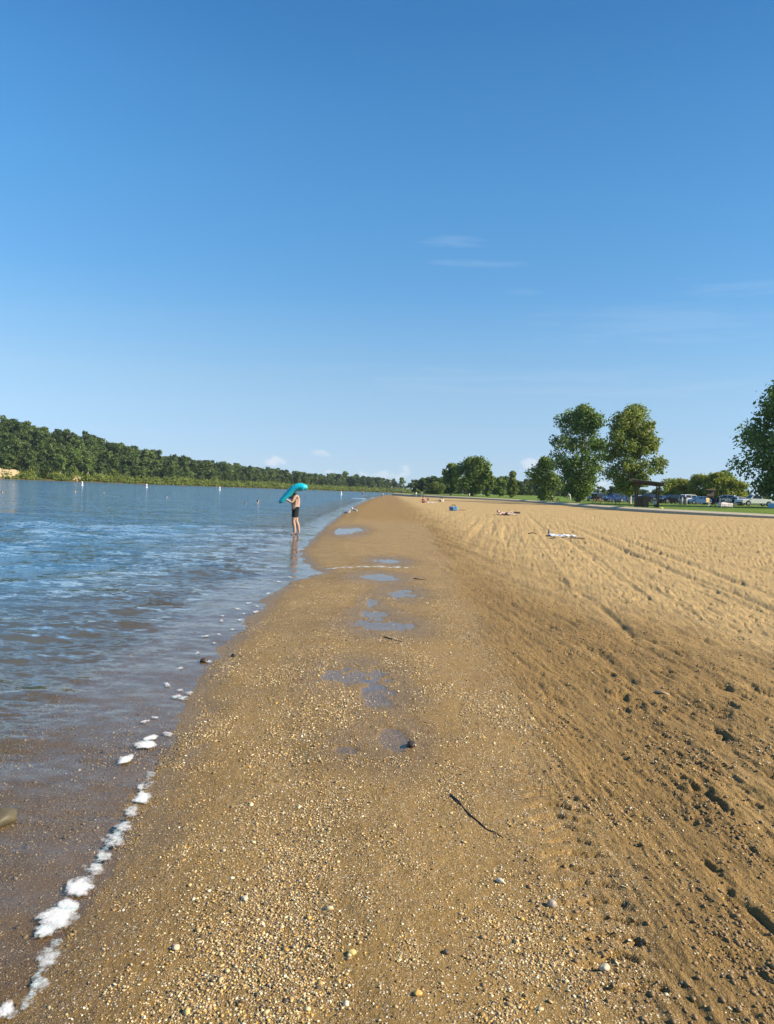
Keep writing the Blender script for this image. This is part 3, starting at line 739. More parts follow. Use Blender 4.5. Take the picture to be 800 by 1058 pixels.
# sunlit scrub along the far waterline
scrub_m = leaf_mat('scrub_leaves', (0.105, 0.16, 0.026), (0.26, 0.3, 0.06), 0.3)
SV, SF, ST, off = [], [], [], 0
for k in range(900):
    u = rw.uniform(1.9, 6.98); d = rw.uniform(0.5, 17)
    x, y = far_pt(u, d)
    if abs(x) / y > 0.72: continue
    if x / y < (20 - 400) / F_PX and d > 7: continue
    hs = rw.uniform(.8, 1.8) if d < 5 else rw.uniform(2.2, 5.6)
    z = float(far_h(np.array([x]), np.array([y]))[0][0])
    n_ = 5
    cen = np.stack([rw.uniform(-2.6, 2.6, n_), rw.uniform(-2, 2, n_), rw.uniform(.2, .65, n_) * hs], -1) + np.array([x, y, z])
    V, Fq, tint = leaves(rw, cen, np.full(n_, hs * .5), 110, 0.6)
    SV.append(V); SF.append(Fq + off); ST.append(np.clip(tint * .7 + rw.normal(.15, .18), 0, 1)); off += len(V)
struct(mesh_np('undergrowth', np.concatenate(SV), np.concatenate(SF), scrub_m, False, {'tint': np.concatenate(ST)}), 'sunlit yellow-green scrub along the far waterline', 'scrub', 'stuff')
# trees of the far shore that stand out
def farz(x, y): return float(far_h(np.array([x]), np.array([y]))[0][0])
def farshore_y(px, d):
    """point d metres behind the far shoreline seen in photo column px"""
    best = None
    for u in np.linspace(1.5, 6.99, 1200):
        q = far_pt(u, d); v = _F * 0
        xx = 400 + F_PX * (q[0] / q[1])
        if best is None or abs(xx - px) < best[0]: best = (abs(xx - px), q)
    return best[1]
STAND = [(75, 26, 17.5, 'dark', 'tall rounded dark tree on the far shore, the highest crown left of the white buoys'), (61, 13, 12.5, 'pale', 'tree with a forked pale trunk standing at the front of the far woods'),
         (90, 12, 13.0, 'pale', 'tree with a straight bare pale trunk above the nearest white buoy'), (32, 11, 7.0, 'bush', 'low round bright tree right of the bare sand bank'),
         (116, 11, 7.5, 'bush', 'low yellow-green tree at the foot of the far woods'), (254, 40, 13.5, 'dark', 'dark rounded crown on the skyline left of the standing bather'),
         (355, 40, 19.0, 'dark', 'lone dark crown rising above the skyline right of the blue raft'), (367, 44, 17.0, 'mid', 'paler crown beside the lone dark crown on the skyline'), (418, 30, 16.5, 'dark', 'small dark crown poking above the distant woods near the beach tip')]
for k, (px, d, H, kd, lab) in enumerate(STAND):
    x, y = farshore_y(px, d)
    m = {'dark': L_dark, 'pale': L_mid, 'bush': L_bush, 'mid': L_mid}[kd]
    tree('shore_tree', (x, y, farz(x, y) - .2), k, m, bark_pale if kd == 'pale' else bark, lab, seed=200 + k, H=H, W=H * (0.62 if kd != 'bush' else 1.0), base=0.5 if kd == 'pale' else .15,
         shape='oval' if kd != 'bush' else 'dome', nblob=22, nleaf=1500, leaf=0.7, trunk_r=0.35 if kd == 'pale' else 0.25, blob=(0.15, 0.24))
# bare sand bank on the far shore
bank_m = mat('bank_sand', (0.40, 0.30, 0.17), 0.9, 0.2, 0.4)
def sand_bank(px0, px1, d, h, lab):
    n = 24; V = []
    for i_ in range(n):
        f = i_ / (n - 1); px = px0 + (px1 - px0) * f
        for j in range(6):
            g_ = j / 5
            x, y = farshore_y(px, d + 5.0 * g_)
            hh = h * math.sin(PI * min(1, max(0.02, f))) ** 0.5 * (1 + .25 * math.sin(7 * f + 1))
            V.append((x, y, farz(x, y) + 0.25 + hh * g_ ** 0.6 + .15 * math.sin(9 * f + 4 * g_)))
    i = np.arange(n - 1)[:, None] * 6 + np.arange(5)[None, :]
    struct(mesh_np('sand_bank', V, np.stack([i, i + 6, i + 7, i + 1], -1).reshape(-1, 4), bank_m), lab, 'bank')
sand_bank(-14, 21, 9, 4.6, 'bare pale sand bank on the far shore')
sand_bank(74, 83, 4, 2.6, 'small bare patch of sand on the far shore')
# ------------------------------------------------------------------ people
DG = lambda: bpy.context.evaluated_depsgraph_get()
def skin_mesh(verts, edges, sub=1):
    """skin-modifier surface over a joint skeleton: verts name -> (x, y, z, r)"""
    names = list(verts); idx = {n: i for i, n in enumerate(names)}
    me = bpy.data.meshes.new('tmp'); me.from_pydata([verts[n][:3] for n in names], [(idx[a], idx[b]) for a, b in edges], [])
    ob = bpy.data.objects.new('tmp', me); COL.objects.link(ob)
    ob.modifiers.new('Skin', 'SKIN')
    for i, n in enumerate(names):
        r = verts[n][3]; me.skin_vertices[0].data[i].radius = r if isinstance(r, tuple) else (r, r)
    me.skin_vertices[0].data[0].use_root = True
    if sub: ob.modifiers.new('Sub', 'SUBSURF').levels = sub; ob.modifiers['Sub'].render_levels = sub
    out = bpy.data.meshes.new_from_object(ob.evaluated_get(DG()))
    bpy.data.objects.remove(ob); return out
def remesh(me, voxel, smooth=4):
    ob = bpy.data.objects.new('tmp', me); COL.objects.link(ob)
    m = ob.modifiers.new('R', 'REMESH'); m.mode = 'VOXEL'; m.voxel_size = voxel; m.use_smooth_shade = True
    if smooth:
        k = ob.modifiers.new('S', 'SMOOTH'); k.factor = 0.5; k.iterations = smooth
    out = bpy.data.meshes.new_from_object(ob.evaluated_get(DG()))
    bpy.data.objects.remove(ob); return out
BASE = dict(pelvis=(0, 0, .95, (.155, .115)), waist=(0, .0, 1.09, (.14, .10)), chest=(0, .0, 1.28, (.165, .115)), upper=(0, .015, 1.41, (.13, .09)), neck=(0, .01, 1.51, .055), head=(0, -.01, 1.58, .06),
    shL=(.18, .01, 1.41, .062), elL=(.225, .03, 1.13, .043), wrL=(.235, -.05, .89, .030), haL=(.235, -.08, .81, .034),
    shR=(-.18, .01, 1.41, .062), elR=(-.225, .03, 1.13, .043), wrR=(-.235, -.05, .89, .030), haR=(-.235, -.08, .81, .034),
    hiL=(.095, 0, .90, .098), knL=(.105, -.02, .50, .062), cfL=(.105, .015, .36, .058), anL=(.105, .025, .09, .038), toL=(.11, -.13, .03, .034),
    hiR=(-.095, 0, .90, .098), knR=(-.105, -.02, .50, .062), cfR=(-.105, .015, .36, .058), anR=(-.105, .025, .09, .038), toR=(-.11, -.13, .03, .034))
BONES = [('pelvis', 'waist'), ('waist', 'chest'), ('chest', 'upper'), ('upper', 'neck'), ('neck', 'head')]
for s_ in 'LR':
    BONES += [('upper', 'sh' + s_), ('sh' + s_, 'el' + s_), ('el' + s_, 'wr' + s_), ('wr' + s_, 'ha' + s_), ('pelvis', 'hi' + s_), ('hi' + s_, 'kn' + s_), ('kn' + s_, 'cf' + s_), ('cf' + s_, 'an' + s_), ('an' + s_, 'to' + s_)]
def merged(base):
    d = dict(BASE)
    for k, v in base.items():
        if len(v) == 3: v = tuple(v) + (BASE[k][3],)
        d[k] = v
    return d
SIT = merged(dict(pelvis=(0, .0, .13), waist=(0, .06, .27), chest=(0, .07, .45), upper=(0, .04, .58), neck=(0, .0, .68), head=(0, -.03, .75), shL=(.18, .04, .58), shR=(-.18, .04, .58),
    elL=(.24, -.02, .32), wrL=(.2, -.22, .3), haL=(.17, -.30, .3), elR=(-.24, .12, .33), wrR=(-.26, .26, .12), haR=(-.26, .30, .05), hiL=(.1, -.06, .12), knL=(.13, -.42, .38), cfL=(.13, -.50, .25), anL=(.12, -.62, .07), toL=(.12, -.75, .03),
    hiR=(-.1, -.06, .12), knR=(-.13, -.44, .33), cfR=(-.13, -.53, .22), anR=(-.12, -.68, .06), toR=(-.12, -.80, .03)))
BENCH = merged(dict(pelvis=(0, .0, .55), waist=(0, .03, .69), chest=(0, .02, .88), upper=(0, -.02, 1.01), neck=(0, -.05, 1.10), head=(0, -.08, 1.17), shL=(.18, -.02, 1.01), shR=(-.18, -.02, 1.01),
    elL=(.23, -.16, .80), wrL=(.16, -.38, .80), haL=(.14, -.46, .80), elR=(-.23, -.16, .80), wrR=(-.16, -.38, .80), haR=(-.14, -.46, .80), hiL=(.1, -.06, .53), knL=(.12, -.44, .50), cfL=(.12, -.42, .36), anL=(.12, -.40, .09), toL=(.12, -.55, .04),
    hiR=(-.1, -.06, .53), knR=(-.12, -.44, .50), cfR=(-.12, -.42, .36), anR=(-.12, -.40, .09), toR=(-.12, -.55, .04)))
LIE = merged(dict(pelvis=(0, .0, .13), waist=(0, .14, .13), chest=(0, .32, .15), upper=(0, .45, .17), neck=(0, .56, .19), head=(0, .64, .22), shL=(.18, .45, .16), shR=(-.18, .45, .16),
    elL=(.28, .28, .07), wrL=(.27, .06, .05), haL=(.26, -.02, .05), elR=(-.30, .60, .08), wrR=(-.16, .78, .08), haR=(-.1, .82, .08), hiL=(.1, -.05, .12), knL=(.11, -.43, .30), cfL=(.11, -.55, .2), anL=(.11, -.72, .06), toL=(.11, -.84, .05),
    hiR=(-.1, -.05, .12), knR=(-.12, -.45, .10), cfR=(-.12, -.58, .08), anR=(-.12, -.86, .06), toR=(-.13, -.93, .14)))
SWIM = merged(dict(pelvis=(0, .22, -.52), waist=(0, .16, -.40), chest=(0, .08, -.22), upper=(0, .03, -.09), neck=(0, .0, .0), head=(0, -.02, .07), shL=(.18, .03, -.09), shR=(-.18, .03, -.09),
    elL=(.34, -.12, -.16), wrL=(.26, -.36, -.12), haL=(.22, -.44, -.1), elR=(-.34, -.12, -.16), wrR=(-.26, -.36, -.12), haR=(-.22, -.44, -.1), hiL=(.1, .25, -.58), knL=(.12, .45, -.88), cfL=(.12, .6, -.95), anL=(.12, .8, -1.1), toL=(.12, .9, -1.15),
    hiR=(-.1, .25, -.58), knR=(-.12, .36, -.93), cfR=(-.12, .45, -1.05), anR=(-.12, .6, -1.25), toR=(-.12, .7, -1.3)))
CHEST = merged({k: (v[0], v[1], v[2] - 1.22) for k, v in BASE.items()})       # standing in water up to the chest

def skin_mat(name, col): return mat(name, col, 0.5, 0.08, 6)
SK = [skin_mat('skin', (0.46, 0.30, 0.215)), skin_mat('pale_skin', (0.58, 0.43, 0.335)), skin_mat('brown_skin', (0.24, 0.12, 0.07))]
HAIRM = [mat('dark_hair', (0.025, 0.018, 0.014), 0.6, .3, 30), mat('brown_hair', (0.10, 0.055, 0.03), 0.6, .3, 30), mat('fair_hair', (0.32, 0.22, 0.10), 0.6, .3, 30)]
CLOTH = {}
def cloth(nm, c):
    if nm not in CLOTH: CLOTH[nm] = mat(nm + '_cloth', c, 0.85, 0.12, 12, bump=.2)
    return CLOTH[nm]
def head_bm(bm, h, k=1.0, tilt=0.0, yaw=0.0):
    """face, nose, ears, chin round the head joint h (looking along -Y before yaw)"""
    Rm = Matrix.Rotation(yaw, 3, 'Z') @ Matrix.Rotation(tilt, 3, 'X'); c = Vector(h[:3])
    q = lambda p: c + Rm @ Vector(p)
    ball(bm, q((0, -.012, .075)), (.074 * k, .094 * k, .108 * k), 16, 12, Rm)
    ball(bm, q((0, -.035, .012)), (.052 * k, .055 * k, .055 * k), 12, 8, Rm)
    ball(bm, q((0, -.108, .058)), (.013, .020, .026), 8, 6, Rm)
    ball(bm, q((0, -.086, .018)), (.026, .014, .010), 8, 6, Rm)
    for s in (-1, 1):
        ball(bm, q((s * .076, .0, .065)), (.012, .022, .032), 8, 6, Rm)
        ball(bm, q((s * .030, -.090, .098)), (.022, .014, .010), 8, 6, Rm)
    return q, Rm
def hand_chain(d, e, s, wr, ha, curl, side):
    """five short finger chains rooted in the palm; curl = direction the tips bend towards"""
    w0, h0 = Vector(wr[:3]), Vector(ha[:3]); f = (h0 - w0).normalized(); c = Vector(curl).normalized(); sd = Vector(side).normalized()
    for k, (o, L) in enumerate([(-.030, .075), (-.010, .088), (.010, .082), (.030, .066)]):
        a = h0 + sd * o; b = a + f * L * .45 + c * L * .12; g = b + f * L * .25 + c * L * .42
        d[f'f{s}{k}a'] = (*(a + f * .012), .013); d[f'f{s}{k}b'] = (*b, .0105); d[f'f{s}{k}c'] = (*g, .009)
        e += [('ha' + s, f'f{s}{k}a'), (f'f{s}{k}a', f'f{s}{k}b'), (f'f{s}{k}b', f'f{s}{k}c')]
    a = w0 * .35 + h0 * .65 - sd * .028; b = a - sd * .03 + f * .03 + c * .02; g = b + f * .025 + c * .03
    d[f't{s}a'] = (*a, .014); d[f't{s}b'] = (*b, .0115); d[f't{s}c'] = (*g, .010)
    e += [('ha' + s, f't{s}a'), (f't{s}a', f't{s}b'), (f't{s}b', f't{s}c')]
def garment(name, J, bones, grow, material, parent, voxel, cut=None):
    v = {}
    for a, b in bones:
        for n in (a, b):
            r = J[n][3]; v[n] = (*J[n][:3], tuple(x + grow for x in r) if isinstance(r, tuple) else r + grow)
    for n, (f_, t_, q, r) in (cut or {}).items():      # end a sleeve or a trouser leg part of the way along a bone
        a, b = Vector(J[f_][:3]), Vector(J[t_][:3]); p_ = a + (b - a) * q; v[n] = (*p_, r); bones = bones + [(f_, n)]
        if f_ not in v: v[f_] = (*J[f_][:3], r)
    me = remesh(skin_mesh(v, bones, 1), voxel, 2)
    me.materials.append(material); o = bpy.data.objects.new(name, me); COL.objects.link(o); o.parent = parent; return o
PROTO = {}
def person(J, loc, rz, skin, hair, label, clothes=(), scale=1.0, voxel=0.022, group=None, tilt=0.0, yaw=0.0, long_hair=False, fingers=None, key=None):
    e = empty('person', loc, rz, label, 'person', group); e.scale = (scale,) * 3
    d = dict(J); ed = list(BONES)
    for f_ in (fingers or []): hand_chain(d, ed, *f_)
    me = skin_mesh(d, ed, 1)
    bm = bmesh.new(); bm.from_mesh(me); q, Rm = head_bm(bm, J['head'], 1.0, tilt, yaw)
    me2 = bpy.data.meshes.new('body'); bm.to_mesh(me2); bm.free()
    body = remesh(me2, voxel, 2); body.materials.append(skin)
    o = bpy.data.objects.new('body', body); COL.objects.link(o); o.parent = e
    bm = bmesh.new()
    vs = ball(bm, q((0, .010, .090)), (.079, .095, .101), 18, 14, Rm)
    inv_ = Rm.transposed(); c = q((0, 0, .075))
    kill = [v for v in bm.verts if (inv_ @ (v.co - c)).y < -.045 and (inv_ @ (v.co - c)).z < .075 or (inv_ @ (v.co - c)).z < (-.045 if not long_hair else -.09)]
    bmesh.ops.delete(bm, geom=kill, context='VERTS')
    if long_hair: ball(bm, q((0, .075, .0)), (.06, .045, .13), 10, 8, Rm)
    ho = obj_bm('hair', bm, hair, e, True)
    md = ho.modifiers.new('thick', 'SOLIDIFY'); md.thickness = 0.012
    for args in clothes:
        nm, bones, grow, m, cut = args
        garment(nm, J, bones, grow, m, e, voxel, cut)
    return e
SHORT = [('pelvis', 'hiL'), ('pelvis', 'hiR')]
shorts = lambda m, L=.8: ('shorts', [('pelvis', 'waist'), ('pelvis', 'hiL'), ('pelvis', 'hiR')], .014, m, {'a': ('hiL', 'knL', L, .088), 'b': ('hiR', 'knR', L, .088)})
trunks = lambda m: ('swim_bottoms', [('pelvis', 'hiL'), ('pelvis', 'hiR')], .010, m, {'a': ('hiL', 'knL', .15, .105), 'b': ('hiR', 'knR', .15, .105)})
shirt = lambda m: ('shirt', [('pelvis', 'waist'), ('waist', 'chest'), ('chest', 'upper'), ('upper', 'shL'), ('upper', 'shR')], .016, m, {'a': ('shL', 'elL', .7, .062), 'b': ('shR', 'elR', .7, .062)})
top = lambda m: ('swim_top', [('chest', 'upper'), ('waist', 'chest')], .010, m, None)

# the bather with the raft: stands in shallow water facing the lake (-X), back to the beach
WX, WY = float(gp(304, 552.5, 0.0)[0]), float(gp(304, 552.5, 0.0)[1])
wz = float(beach_z(np.array([WX]), np.array([WY]))[0][0])
HERO = merged(dict(pelvis=(0, .02, .95, (.15, .12)), waist=(0, .005, 1.09, (.145, .115)), chest=(0, .02, 1.28, (.165, .125)), upper=(0, .03, 1.41, (.135, .10)), neck=(0, -.04, 1.46), head=(0, -.085, 1.50),
    shL=(.185, -.01, 1.42), elL=(.25, -.12, 1.15), wrL=(.27, -.33, 1.27), haL=(.27, -.40, 1.32), shR=(-.18, .0, 1.44), elR=(-.27, -.16, 1.30), wrR=(-.28, -.33, 1.42), haR=(-.28, -.40, 1.46),
    hiL=(.09, .02, .90), knL=(.10, -.05, .50), cfL=(.10, -.01, .36), anL=(.10, .02, .09), toL=(.11, -.14, .03), hiR=(-.09, .02, .90), knR=(-.10, .06, .50), cfR=(-.105, .13, .36), anR=(-.11, .17, .09), toR=(-.12, .02, .03)))
for k_ in ('pelvis', 'waist', 'chest', 'upper'): HERO[k_] = (*HERO[k_][:3], (HERO[k_][3][0] * 1.12, HERO[k_][3][1] * 1.42))
for k_ in HERO:
    if k_[:2] in ('sh', 'el', 'wr', 'hi', 'kn', 'cf', 'an'): HERO[k_] = (*HERO[k_][:3], HERO[k_][3] * 1.18)
hero = person(HERO, (WX, WY, wz), rad(-82), SK[0], HAIRM[0], 'shirtless bather in black swim shorts standing in the shallows with a raft over the head',
              [shorts(cloth('black', (0.012, 0.012, 0.014)), .82)], scale=1.04, voxel=0.011, tilt=0.25,
              fingers=[('L', HERO['wrL'], HERO['haL'], (0, .35, 1), (1, 0, 0)), ('R', HERO['wrR'], HERO['haR'], (.3, .9, .2), (-1, 0, 0))])
# waistband string: a small pale tie at the front hip
bm = bmesh.new(); tube(bm, [(.105, -.115, 1.0), (.112, -.128, .95), (.108, -.13, .90)], .008, 6); obj_bm('waist_tie', bm, mat('white_cord', (.7, .7, .68)), hero)

# raft: an inflatable mattress, bent over the head; five air tubes across, a pillow at the top end
teal = mat('teal_vinyl', (0.006, 0.42, 0.52), 0.28, 0.06, 3, spec=.6)
raft = empty('inflatable_raft', (WX, WY, wz), rad(-82), 'turquoise inflatable raft carried bent over the head of the standing bather', 'raft')
path = [Vector(p) for p in [(0, .31, 1.715), (0, .22, 1.775), (0, .06, 1.775), (0, -.10, 1.69), (0, -.23, 1.56), (0, -.36, 1.42), (0, -.48, 1.29), (0, -.60, 1.18)]]
def spline(pts, n):
    out = []
    for i in range(n):
        f = i / (n - 1) * (len(pts) - 1); k = min(int(f), len(pts) - 2); u = f - k
        p0, p1, p2, p3 = pts[max(k - 1, 0)], pts[k], pts[k + 1], pts[min(k + 2, len(pts) - 1)]
        out.append(0.5 * ((2 * p1) + (p2 - p0) * u + (2 * p0 - 5 * p1 + 4 * p2 - p3) * u * u + (3 * p1 - p0 - 3 * p2 + p3) * u ** 3))
    return out
SP = spline(path, 40)
def raft_strip(name, xoff, r, i0=0, i1=40, mt=teal):
    bm = bmesh.new(); pts, rr = [], []
    for i in range(i0, i1):
        f = (i - i0) / (i1 - i0 - 1)
        pts.append(SP[i] + Vector((xoff, 0, 0))); rr.append(1.1 * r * max(.12, min(1, (min(f, 1 - f) * 11) ** .5)) * (1.55 - .85 * (i / 39)) * (1 + .035 * math.sin(i * 2.1)))
    tube(bm, pts, rr, 12); return obj_bm(name, bm, mt, raft, True)
for k in range(5): raft_strip('air_tube', (k - 2) * .135, .098)
bm = bmesh.new(); tube(bm, [SP[1] + Vector((-.3, .02, .05)), SP[1] + Vector((-.1, .03, .07)), SP[1] + Vector((.1, .03, .07)), SP[1] + Vector((.3, .02, .05))], [.07, .105, .105, .07], 12); obj_bm('pillow', bm, teal, raft, True)
bm = bmesh.new(); tube(bm, [SP[4] + Vector((.335, 0, .08)), SP[4] + Vector((.355, -.01, .115))], [.014, .011], 8); obj_bm('valve', bm, mat('valve_vinyl', (.6, .75, .75), .4), raft, True)

# swimmers: the lake hides what is under the surface
def on_water(px, py): q = gp(px, py, 0.0); return (float(q[0]), float(q[1]))
SWM = [(2, 509, SWIM, 1.4, 0, 0, 'dark-haired swimmer cut by the left edge of the picture', False), (77.5, 508.5, SWIM, 2.4, 1, 2, 'fair swimmer with a white shirt on the open lake below the nearest white buoy', True),
       (107.5, 509.5, SWIM, .4, 0, 0, 'dark-haired swimmer second from the fair swimmer, nearer the middle of the group', False), (126, 513, SWIM, 3.5, 1, 1, 'pale swimmer right of the dark-haired one, shoulders showing', True),
       (172, 514, SWIM, 1.0, 1, 1, 'brown-haired swimmer alone below the second white buoy', False), (253.5, 520, SWIM, .2, 2, 0, 'swimmer with only a dark head above the water, left of the pair by the bather', False),
       (266.5, 520, CHEST, 1.9, 0, 0, 'pale-shouldered swimmer beside the dark head, right one of the pair', False), (315.5, 514, SWIM, 2.9, 2, 0, 'dark head in the water just right of the standing bather', False)]
for (px, py, J, rz, sk, hr, lab, wh) in SWM:
    x, y = on_water(px, py)
    person(J, (x, y, -0.13 if J is SWIM else -.26), rz, SK[sk], HAIRM[hr], lab, [shirt(cloth('white', (.75, .75, .73)))] if wh else [], voxel=.028, scale=1.1)
FARP = [(375, 513, BASE, 0.4, 0, 0, 'far wading person in a dark top by the beach tip', 'dark', .35), (384.5, 515, CHEST, 2.0, 1, 2, 'far pale bather in the water nearest the beach tip', 'white', .2), (395, 514.5, BASE, 2.8, 1, 1, 'far person in white standing at the beach tip waterline', 'white', .35)]
for (px, py, J, rz, sk, hr, lab, cl, dz) in FARP:
    q = gp(px, py, 0.0); D = min(q[1], 235); P = at(px, py, D)
    person(J, (P[0], P[1], -dz), rz, SK[sk], HAIRM[hr], lab, [shirt(cloth(cl, (.05, .05, .06) if cl == 'dark' else (.75, .75, .73))), trunks(cloth('navy', (.02, .03, .07)))], voxel=.035)

# buoys
buoy_m = mat('white_plastic', (0.82, 0.82, 0.80), .4, .05); orange_m = mat('orange_band', (0.75, 0.20, 0.03), .45)
def buoy(px, py, D, lab):
    P = at(px, py, D)
    e = empty('buoy', (P[0], P[1], 0), 0, lab, 'buoy', 'white buoys marking the swimming area')
    bm = bmesh.new(); lathe(bm, [(.05, -.5), (.17, -.48), (.17, .78), (.15, .86), (.06, .90), (.02, .91)], 18); obj_bm('float_body', bm, buoy_m, e, True)
    bm = bmesh.new(); lathe(bm, [(.171, .55), (.176, .56), (.176, .63), (.171, .64)], 18); obj_bm('band', bm, orange_m, e, True)
    bm = bmesh.new(); lathe(bm, [(.17, -.08), (.30, -.06), (.32, .0), (.30, .05), (.17, .07)], 18); obj_bm('collar', bm, buoy_m, e, True)
    e.scale = (1.15,) * 3
buoy(85, 501.5, 205, 'white cylinder buoy in the lake before the tree with the bare pale trunk'); buoy(151.5, 505, 215, 'white cylinder buoy in the lake, second from the left')
buoy(227, 507.5, 225, 'white cylinder buoy in the lake left of the pair of swimmers'); buoy(352.5, 512, 235, 'white cylinder buoy in the lake right of the standing bather')
bm = bmesh.new(); 
# far paddle board
P = at(370, 513, 150); e = empty('paddle_board', (P[0], P[1], 0.0), rad(10), 'pale blue paddle board floating near the beach tip', 'paddle board')
bm = bmesh.new(); ball(bm, (0, 0, .05), (1.6, .38, .09), 24, 10); obj_bm('deck', bm, mat('pale_blue_foam', (.25, .5, .65), .4), e, True)
bm = bmesh.new(); box(bm, (-1.2, 0, -.1), (.18, .02, .2), .005); obj_bm('fin', bm, mat('black_plastic', (.02, .02, .02), .4), e)
bm = bmesh.new(); box(bm, (.1, 0, .142), (.9, .4, .012), .004); obj_bm('deck_pad', bm, mat('grey_pad', (.3, .32, .34), .8), e)

# gulls at the waterline
gw, gg, gy = mat('white_feathers', (.78, .78, .76), .8), mat('grey_feathers', (.33, .35, .38), .8), mat('yellow_beak', (.6, .4, .05), .5)
def gull(px, py, rz, lab):
    q = gp(px, py, .08); z = float(beach_z(np.array([q[0]]), np.array([q[1]]))[0][0])
    e = empty('gull', (q[0], q[1], z), rz, lab, 'gull')
    bm = bmesh.new(); ball(bm, (0, 0, .19), (.075, .15, .075), 16, 10, Matrix.Rotation(rad(-14), 3, 'X')); tube(bm, [(0, -.10, .21), (0, -.135, .28), (0, -.14, .30)], [.05, .035, .04], 10); ball(bm, (0, -.148, .315), (.038, .048, .038), 12, 8)
    tube(bm, [(0, .1, .17), (0, .24, .14)], [.05, .015], 8)
    me = bpy.data.meshes.new('b'); bm.to_mesh(me); bm.free(); me = remesh(me, .008, 3); me.materials.append(gw)
    o = bpy.data.objects.new('body', me); COL.objects.link(o); o.parent = e
    for s in (-1, 1):
        bm = bmesh.new(); ball(bm, (s * .065, .05, .205), (.018, .15, .05), 12, 8, Matrix.Rotation(rad(-12), 3, 'X')); obj_bm('wing', bm, gg, e, True)
        bm = bmesh.new(); tube(bm, [(s * .03, .01, .13), (s * .03, .015, .06), (s * .03, 0, .005), (s * .03, -.05, .002)], .007, 6); obj_bm('leg', bm, gy, e)
    bm = bmesh.new(); tube(bm, [(0, -.185, .31), (0, -.235, .30)], [.012, .004], 6); obj_bm('beak', bm, gy, e)
    e.scale = (1.15,) * 3
gull(359, 532.5, 1.2, 'white gull standing on the wet sand near the waterline, nearer of two'); gull(366, 530, -1.9, 'white gull on the wet sand behind the nearer gull')

# ------------------------------------------------------------------ on the beach
def bz(x, y): return float(beach_z(np.array([x]), np.array([y]))[0][0])
def onb(px, py, z=0.3):
    for _ in range(8):
        q = gp(px, py, z); z = bz(q[0], q[1])
    return (float(q[0]), float(q[1]), z)
def draped(name, nx, ny, w, d, h, seed, m, label=None, cat=None, loc=None, rz=0, parent=None, th=.012):
    """crumpled cloth lying on the ground"""
    gx, gy_ = np.meshgrid(np.linspace(-.5, .5, nx), np.linspace(-.5, .5, ny))
    x = gx * w + .10 * w * fbm(gx * 3 + seed, gy_ * 3, 2); y = gy_ * d + .16 * d * fbm(gx * 3, gy_ * 3 + seed, 2)
    z = .015 + h * np.abs(fbm(gx * 5 + seed * 3, gy_ * 4, 3)) ** .8 * 1.6
    i = np.arange(ny - 1)[:, None] * nx + np.arange(nx - 1)[None, :]
    o = mesh_np(name, np.stack([x.ravel(), y.ravel(), z.ravel()], -1), np.stack([i, i + 1, i + nx + 1, i + nx], -1).reshape(-1, 4), m, True, None, parent)
    md = o.modifiers.new('thick', 'SOLIDIFY'); md.thickness = th
    if loc is not None: o.location = loc; o.rotation_euler = (0, 0, rz)
    if label: tag(o, label, cat)
    return o
q = onb(581, 555.5); draped('beach_towel', 44, 26, 1.05, .55, .10, 3, cloth('white_towel', (.74, .77, .84)), 'crumpled bluish white towel lying on the dry sand', 'towel', q, rad(-4))
q = onb(597, 556.5); draped('shadow_strip', 24, 10, .55, .22, .05, 8, cloth('shadow_tan', (.22, .15, .10)), 'brown strip standing in for the shadow right of the white towel', 'shadow', q, rad(-10))  # crumpled brown strip stands in for the shadow beside the towel
def sandal(px, py, rz, lab, m):
    q = onb(px, py); e = empty('sandal', q, rz, lab, 'sandal')
    bm = bmesh.new(); box(bm, (0, 0, .02), (.10, .27, .03), .012); obj_bm('sole', bm, m, e)
    for s in (-1, 1):
        bm = bmesh.new(); tube(bm, [(s * .048, .0, .03), (s * .03, -.05, .075), (0, -.085, .05)], .012, 6); obj_bm('strap', bm, m, e)
black = mat('black_rubber', (.018, .018, .02), .6)
sandal(567.5, 554.5, 1.0, 'black sandal at the left end of the white towel', black); sandal(571.5, 556, 1.5, 'black sandal lying in front of the white towel', black)
q = onb(567, 553); e = empty('water_bottle', q, 0, 'slim grey-blue bottle standing at the left end of the white towel', 'bottle')
bm = bmesh.new(); lathe(bm, [(.03, 0), (.036, .01), (.036, .17), (.018, .21), (.016, .215)], 14); obj_bm('bottle_body', bm, mat('blue_plastic', (.10, .14, .25), .3), e, True)
bm = bmesh.new(); lathe(bm, [(.018, .215), (.02, .22), (.02, .25), (.012, .255)], 12); obj_bm('cap', bm, black, e, True)
def stick(pts, r, label, m, cat='stick', name='driftwood_stick'):
    q0 = onb(*pts[0]); P = []
    for k, (px, py) in enumerate(pts):
        q = onb(px, py); P.append((q[0] - q0[0], q[1] - q0[1], q[2] - q0[2] + r * .6 + .004 * math.sin(k * 2.3)))
    bm = bmesh.new(); n = len(P); tube(bm, P, [r * (1 - .55 * k / (n - 1)) * (1 + .2 * math.sin(k * 3.1)) for k in range(n)], 8)
    o = obj_bm(name, bm, m, None, True); o.location = q0; return tag(o, label, cat)
dw, pw = mat('dark_wet_wood', (.035, .024, .016), .7, .4, 60), mat('bleached_wood', (.42, .32, .21), .8, .3, 60)
stick([(466, 822), (474, 829), (480, 836), (487, 844), (496, 851), (503, 857), (511, 861), (520, 866)], .0055, 'long thin dark twig lying on the gravel', dw)
stick([(546, 551.5), (550, 551), (555, 551.2)], .022, 'short dark stick on the dry sand left of the white towel', dw)
stick([(397, 658.5), (404, 660.5), (410, 662), (416, 663.5)], .008, 'dark stick beside the wide flat puddle', dw)
stick([(677, 715.5), (684, 716.5), (692, 716)], .012, 'pale bleached stick on the churned sand', pw)
stick([(428, 598), (434, 598.8), (440, 599)], .010, 'dark stick right of the foam line', dw)

